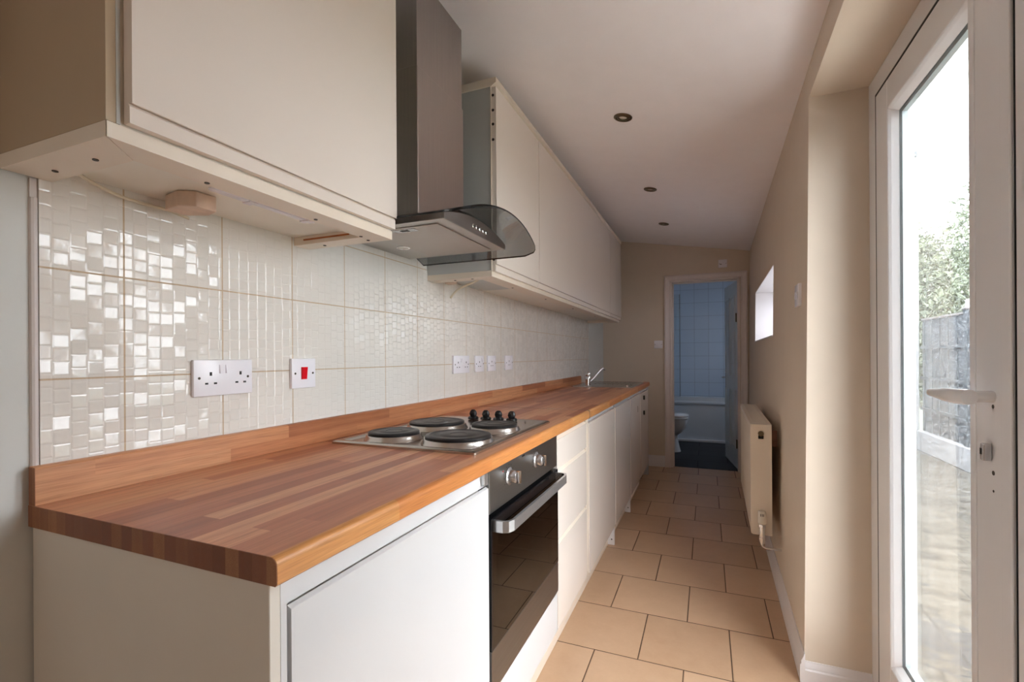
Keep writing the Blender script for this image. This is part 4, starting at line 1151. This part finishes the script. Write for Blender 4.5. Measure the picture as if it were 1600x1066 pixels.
box(b, FXI - .0062, FXI + .004, sy1 + .0005, sy1 + .0065, sz0, sz1 + .006); box(b, FXI - .0062, FXI + .004, .699, sy1 + .006, sz1 + .0005, sz1 + .0065); box(b, FXI - .0062, FXI + .004, sy0 - .005, sy0 - .002, sz0, sz1 + .006)
obj('seal', b, 'black_matt', d2)
b = BM(); ny0, ny1, ng0, ng1 = .705, 1.1215, .775, 1.01  # unseen second leaf, added to let more daylight in
bar(b, ng1, ny1, sz0, sz1); bar(b, ny0, ng0, sz0, sz1); bar(b, ng0 - .002, ng1 + .002, gz1_, sz1 - .0005); bar(b, ng0 - .002, ng1 + .002, sz0 + .0005, gz0_)
added_sash = obj('sash', b, 'pvc', d2)
b = BM(); bead(b, ng0, ng1, gz0_, gz1_, .018, SI + .002, .532); obj('glazing_bead', b, 'pvc', added_sash)
b = BM(); box(b, .533, .536, ng0 - .003, ng1 + .003, gz0_ - .003, gz1_ + .003); obj('inner_pane', b, 'pane_in', added_sash)
b = BM()
vs = [b.verts.new(p) for p in ((.556, ng0 - .003, gz0_ - .003), (.556, ng1 + .003, gz0_ - .003), (.556, ng1 + .003, gz1_ + .003), (.556, ng0 - .003, gz1_ + .003))]
b.faces.new(vs); obj('outer_pane', b, 'pane', added_sash)
# handle on the near stile
hy = 1.195
b = BM()
tube(b, [(SI, hy, 1.087), (SI - .045, hy, 1.087)], .011, 16)
loft_pts = [((SI - .040, hy - .012), .0135, .0150), ((SI - .052, hy + .002), .0135, .0150), ((SI - .056, hy + .040), .010, .0145), ((SI - .056, hy + .075), .009, .0115), ((SI - .056, hy + .112), .008, .0085)]
rings = []
for ((x_, y_), tx_, tz_) in loft_pts:
    rings.append([Vector((x_ + tx_ * math.cos(2 * PI * k / 16), y_, 1.086 + tz_ * math.sin(2 * PI * k / 16))) for k in range(16)])
loft(b, rings, True, True)
obj('door_handle', b, 'pvc', d2, True)
b = BM(); box(b, SI - .015, SI - .0005, hy + .002, hy + .014, .962, .996, .003, 2); lk = obj('lock_cylinder', b, 'silver', d2)
b = BM(); box(b, SI - .0165, SI - .0145, hy + .006, hy + .010, .974, .986); obj('keyhole', b, 'black_matt', lk)
for (z_, s_) in ((1.068, .004), (.940, .0045), (.905, .0025)):
    b = BM(); lathe(b, [(0, 0), (s_, 0), (s_, .0006), (0, .0006)], (SI, hy, z_), (-1, 0, 0), 12); obj('screw_hole', b, 'screw', d2)

# ------------------------------------------------------------------ outside
b = BM(); box(b, .62, 3.2, -3, 12, -.25, -.10); struct('patio', b, 'patio', None, False, 'pale weathered concrete patio outside the glazed door', 'ground')
b = BM(); box(b, .621, 2.1, -.3, 2.15, -.0995, -.03, .01); struct('light_bounce_slab', b, 'bounce_slab', None, False, 'added pale slab outside the patio door, bounces daylight indoors', 'bounce_slab')  # unseen slab, added to bounce daylight up onto the ceiling
b = BM(); box(b, 3.2, 16, -6, 30, -.25, -.10); struct('ground', b, 'leaf_a', None, False, 'ground beyond the fence', 'ground')
b = BM(); box(b, 2.55, 2.75, 1.0, 7.8, -.10, .16, .01)
struct('wall_garden', b, 'render', None, False, 'low white rendered wall below the fence', 'wall')
b = BM(); box(b, .62, 2.575, 7.80, 8.0, -.10, 4.6); o = struct('wall_outside', b, 'render', None, False, 'white rendered outside wall beside the fence', 'wall')
t = thing('fence', 'grey boarded fence standing on the low white garden wall', 'fence', (2.64, 5.0, .16))
for i, yp in enumerate((2.9, 4.75, 6.55)):
    b = BM(); box(b, 2.575, 2.665, yp, yp + .09, .1605, 1.64, .004); obj('post', b, 'fence', t)
    b = BM(); box(b, 2.565, 2.675, yp - .01, yp + .10, 1.641, 1.665, .004); obj('post_cap', b, 'fence_cap', t)
for (y0, y1) in ((2.99, 4.75), (4.84, 6.55), (6.64, 7.795)):
    b = BM(); y = y0; k = 0
    while y < y1 - .02:
        w = min(.11, y1 - y); box(b, 2.610 + (k % 2) * .006, 2.628 + (k % 2) * .006, y, y + w - .001, .1605, 1.60); y += .11; k += 1
    p_ = obj('panel', b, 'fence', t)
    for z in (.45, .85, 1.25):
        b = BM(); box(b, 2.585, 2.610, y0, y1, z - .02, z + .02); obj('rail', b, 'fence', p_)
    b = BM(); box(b, 2.595, 2.645, y0, y1, 1.600, 1.622, .003); obj('capping', b, 'fence_cap', p_)
b = BM(); prism(b, [(6.60, 1.6655), (6.68, 1.6655), (6.66, 1.70), (6.645, 1.76), (6.625, 1.755), (6.62, 1.70)], 'x', 2.60, 2.64, .004)
o = obj('post_finial', b, 'render'); tag(o, 'small white ornament on top of the fence', 'ornament')
o.location.z += 0
b = BM(); box(b, 2.45, 2.565, 7.77, 7.81, .62, .92, .006)
o = obj('meter_box', b, 'render'); tag(o, 'small white box on the outside wall seen through the glass', 'box')
b = BM(); box(b, 2.42, 2.53, 7.66, 7.81, 3.72, 3.80, .01); box(b, 2.44, 2.51, 7.68, 7.75, 3.55, 3.72, .01)
o = obj('outside_lamp', b, 'render_dark'); tag(o, 'grey wall lamp high on the outside wall', 'lamp')

def shrub(name, label, c, rad, n, leafmat, seed, trunk=True, scale=.058):
    rnd = random.Random(seed)
    t = thing(name, label, 'tree', (c[0], c[1], -.10), 'garden trees beyond the fence')
    b = BM()
    blobs = []
    for i in range(16):
        th_ = rnd.uniform(0, 2 * PI); rr_ = rnd.uniform(0, .65); zz = rnd.uniform(-.8, .75)
        blobs.append((Vector((c[0] + rad[0] * rr_ * math.cos(th_), c[1] + rad[1] * rr_ * math.sin(th_), c[2] + rad[2] * zz)), rnd.uniform(.28, .5)))
    for i in range(n):
        bc, br = blobs[rnd.randrange(len(blobs))]
        d = Vector((rnd.gauss(0, 1), rnd.gauss(0, 1), rnd.gauss(0, 1))).normalized() * (rnd.random() ** .4) * br
        p = bc + Vector((d.x * rad[0], d.y * rad[1], d.z * rad[2]))
        u = Vector((rnd.gauss(0, 1), rnd.gauss(0, 1), rnd.gauss(0, 1))).normalized(); v = u.cross(Vector((rnd.gauss(0, 1), rnd.gauss(0, 1), rnd.gauss(0, 1)))).normalized()
        s_ = scale * rnd.uniform(.6, 1.3)
        w_ = u.cross(v) * s_ * .25
        vs = [b.verts.new(p - u * s_), b.verts.new(p + v * s_ * .45 + w_), b.verts.new(p + u * s_), b.verts.new(p - v * s_ * .45 + w_)]
        b.faces.new(vs)
    me_o = obj('foliage', b, leafmat, t)
    if trunk:
        b = BM(); tube(b, [(c[0], c[1], -.10), (c[0] + .05, c[1], c[2] * .5), (c[0] - .05, c[1] + .05, c[2])], [.10, .08, .05], 10)
        for k in range(5):
            bc, br = blobs[k]; tube(b, [(c[0], c[1], c[2] * .6), tuple((Vector((c[0], c[1], c[2])) + bc) / 2), tuple(bc)], [.05, .035, .015], 8)
        obj('trunk', b, 'bark', t, True)
    return t
shrub('garden_tree', 'bushy green tree right behind the fence, seen left in the glass', (4.6, 14.0, 2.4), (1.2, 1.35, 1.75), 14000, 'leaf_b', 3)
shrub('garden_tree', 'taller loose tree behind the fence, reaching up at the right in the glass', (5.0, 11.2, 2.65), (1.3, 1.35, 1.85), 12000, 'leaf_a', 5)
shrub('garden_tree', 'low dark hedge tree just above the fence top', (3.26, 9.4, 1.50), (.44, 2.4, 1.05), 9000, 'leaf_a', 9)

# ------------------------------------------------------------------ light
w = bpy.data.worlds.new('overcast_sky'); SC.world = w; w.use_nodes = True
nt = w.node_tree; nt.nodes.clear()
out = nt.nodes.new('ShaderNodeOutputWorld'); bg = nt.nodes.new('ShaderNodeBackground')
tc = nt.nodes.new('ShaderNodeTexCoord'); sp = nt.nodes.new('ShaderNodeSeparateXYZ'); rp = nt.nodes.new('ShaderNodeValToRGB')
nt.links.new(tc.outputs['Generated'], sp.inputs[0]); nt.links.new(sp.outputs[2], rp.inputs[0])
rp.color_ramp.elements[0].position = 0; rp.color_ramp.elements[0].color = (.86, .88, .95, 1)
rp.color_ramp.elements[1].position = .7; rp.color_ramp.elements[1].color = (.965, .96, 1.0, 1)
nt.links.new(rp.outputs[0], bg.inputs[0]); bg.inputs[1].default_value = 12.0
nt.links.new(bg.outputs[0], out.inputs[0])

def area(name, loc, size, energy, aim, color=(1, 1, 1), size_y=None, portal=False):
    l = bpy.data.lights.new(name, 'AREA'); l.energy = energy; l.color = color; l.shape = 'RECTANGLE'; l.size = size; l.size_y = size_y or size
    o = bpy.data.objects.new(name, l); COL.objects.link(o); o.location = loc
    d = Vector(aim) - Vector(loc); o.rotation_euler = d.to_track_quat('-Z', 'Y').to_euler()
    if portal: l.cycles.is_portal = True
    return o
def portal(name, loc, sx, sz, aim=(-1, 0, 0)):
    l = bpy.data.lights.new(name, 'AREA'); l.shape = 'RECTANGLE'; l.size = sz; l.size_y = sx; l.cycles.is_portal = True
    o = bpy.data.objects.new(name, l); COL.objects.link(o); o.location = loc
    # area lights emit along local -Z; local X -> world Z, local Y -> world Y
    o.matrix_world = Matrix.Translation(loc) @ Matrix(((0, 0, 1, 0), (0, 1, 0, 0), (-1, 0, 0, 0), (0, 0, 0, 1)))
    return o
portal('sky_portal', (.66, 1.28, 1.05), 1.4, 2.2)
portal('sky_portal', (.64, 3.75, 1.48), 1.4, .5)
portal('sky_portal', (.93, 6.30, 1.65), .85, .95)
# added fill light, unseen behind the camera, brightens the near panels
area('rear_fill_light', (-.35, -1.3, 2.2), .6, 5, (-.35, -1.3, 0), (1, .95, .90))

# ------------------------------------------------------------------ camera
cam = bpy.data.cameras.new('camera'); co = bpy.data.objects.new('camera', cam); COL.objects.link(co)
F, YAW, ROLL, CYP = 739.88, .3911, -.0061, 556.2
fwd = Vector((-math.sin(YAW), math.cos(YAW), 0)); rt = Vector((math.cos(YAW), math.sin(YAW), 0)); up = Vector((0, 0, 1))
r2 = rt * math.cos(ROLL) + up * math.sin(ROLL); u2 = -rt * math.sin(ROLL) + up * math.cos(ROLL)
mw = Matrix(((r2.x, u2.x, -fwd.x, 0), (r2.y, u2.y, -fwd.y, 0), (r2.z, u2.z, -fwd.z, 1.1714), (0, 0, 0, 1)))
co.matrix_world = mw
cam.sensor_fit = 'HORIZONTAL'; cam.sensor_width = 36; cam.lens = 36 * F / 1600
cam.shift_y = (CYP - 533) / 1600; cam.clip_start = .02; cam.clip_end = 200
SC.camera = co
vs_ = SC.view_settings; SC.display_settings.display_device = 'sRGB'
vs_.view_transform = 'Standard'; vs_.look = 'None'; vs_.gamma = 1; vs_.use_curve_mapping = False; vs_.exposure = 0.55
SC.cycles.max_bounces = 14; SC.cycles.diffuse_bounces = 8; SC.cycles.glossy_bounces = 5; SC.cycles.transparent_max_bounces = 24; SC.cycles.transmission_bounces = 8
SC.cycles.caustics_reflective = False; SC.cycles.caustics_refractive = False
SC.cycles.sample_clamp_indirect = 20.0
SC.cycles.use_denoising = True
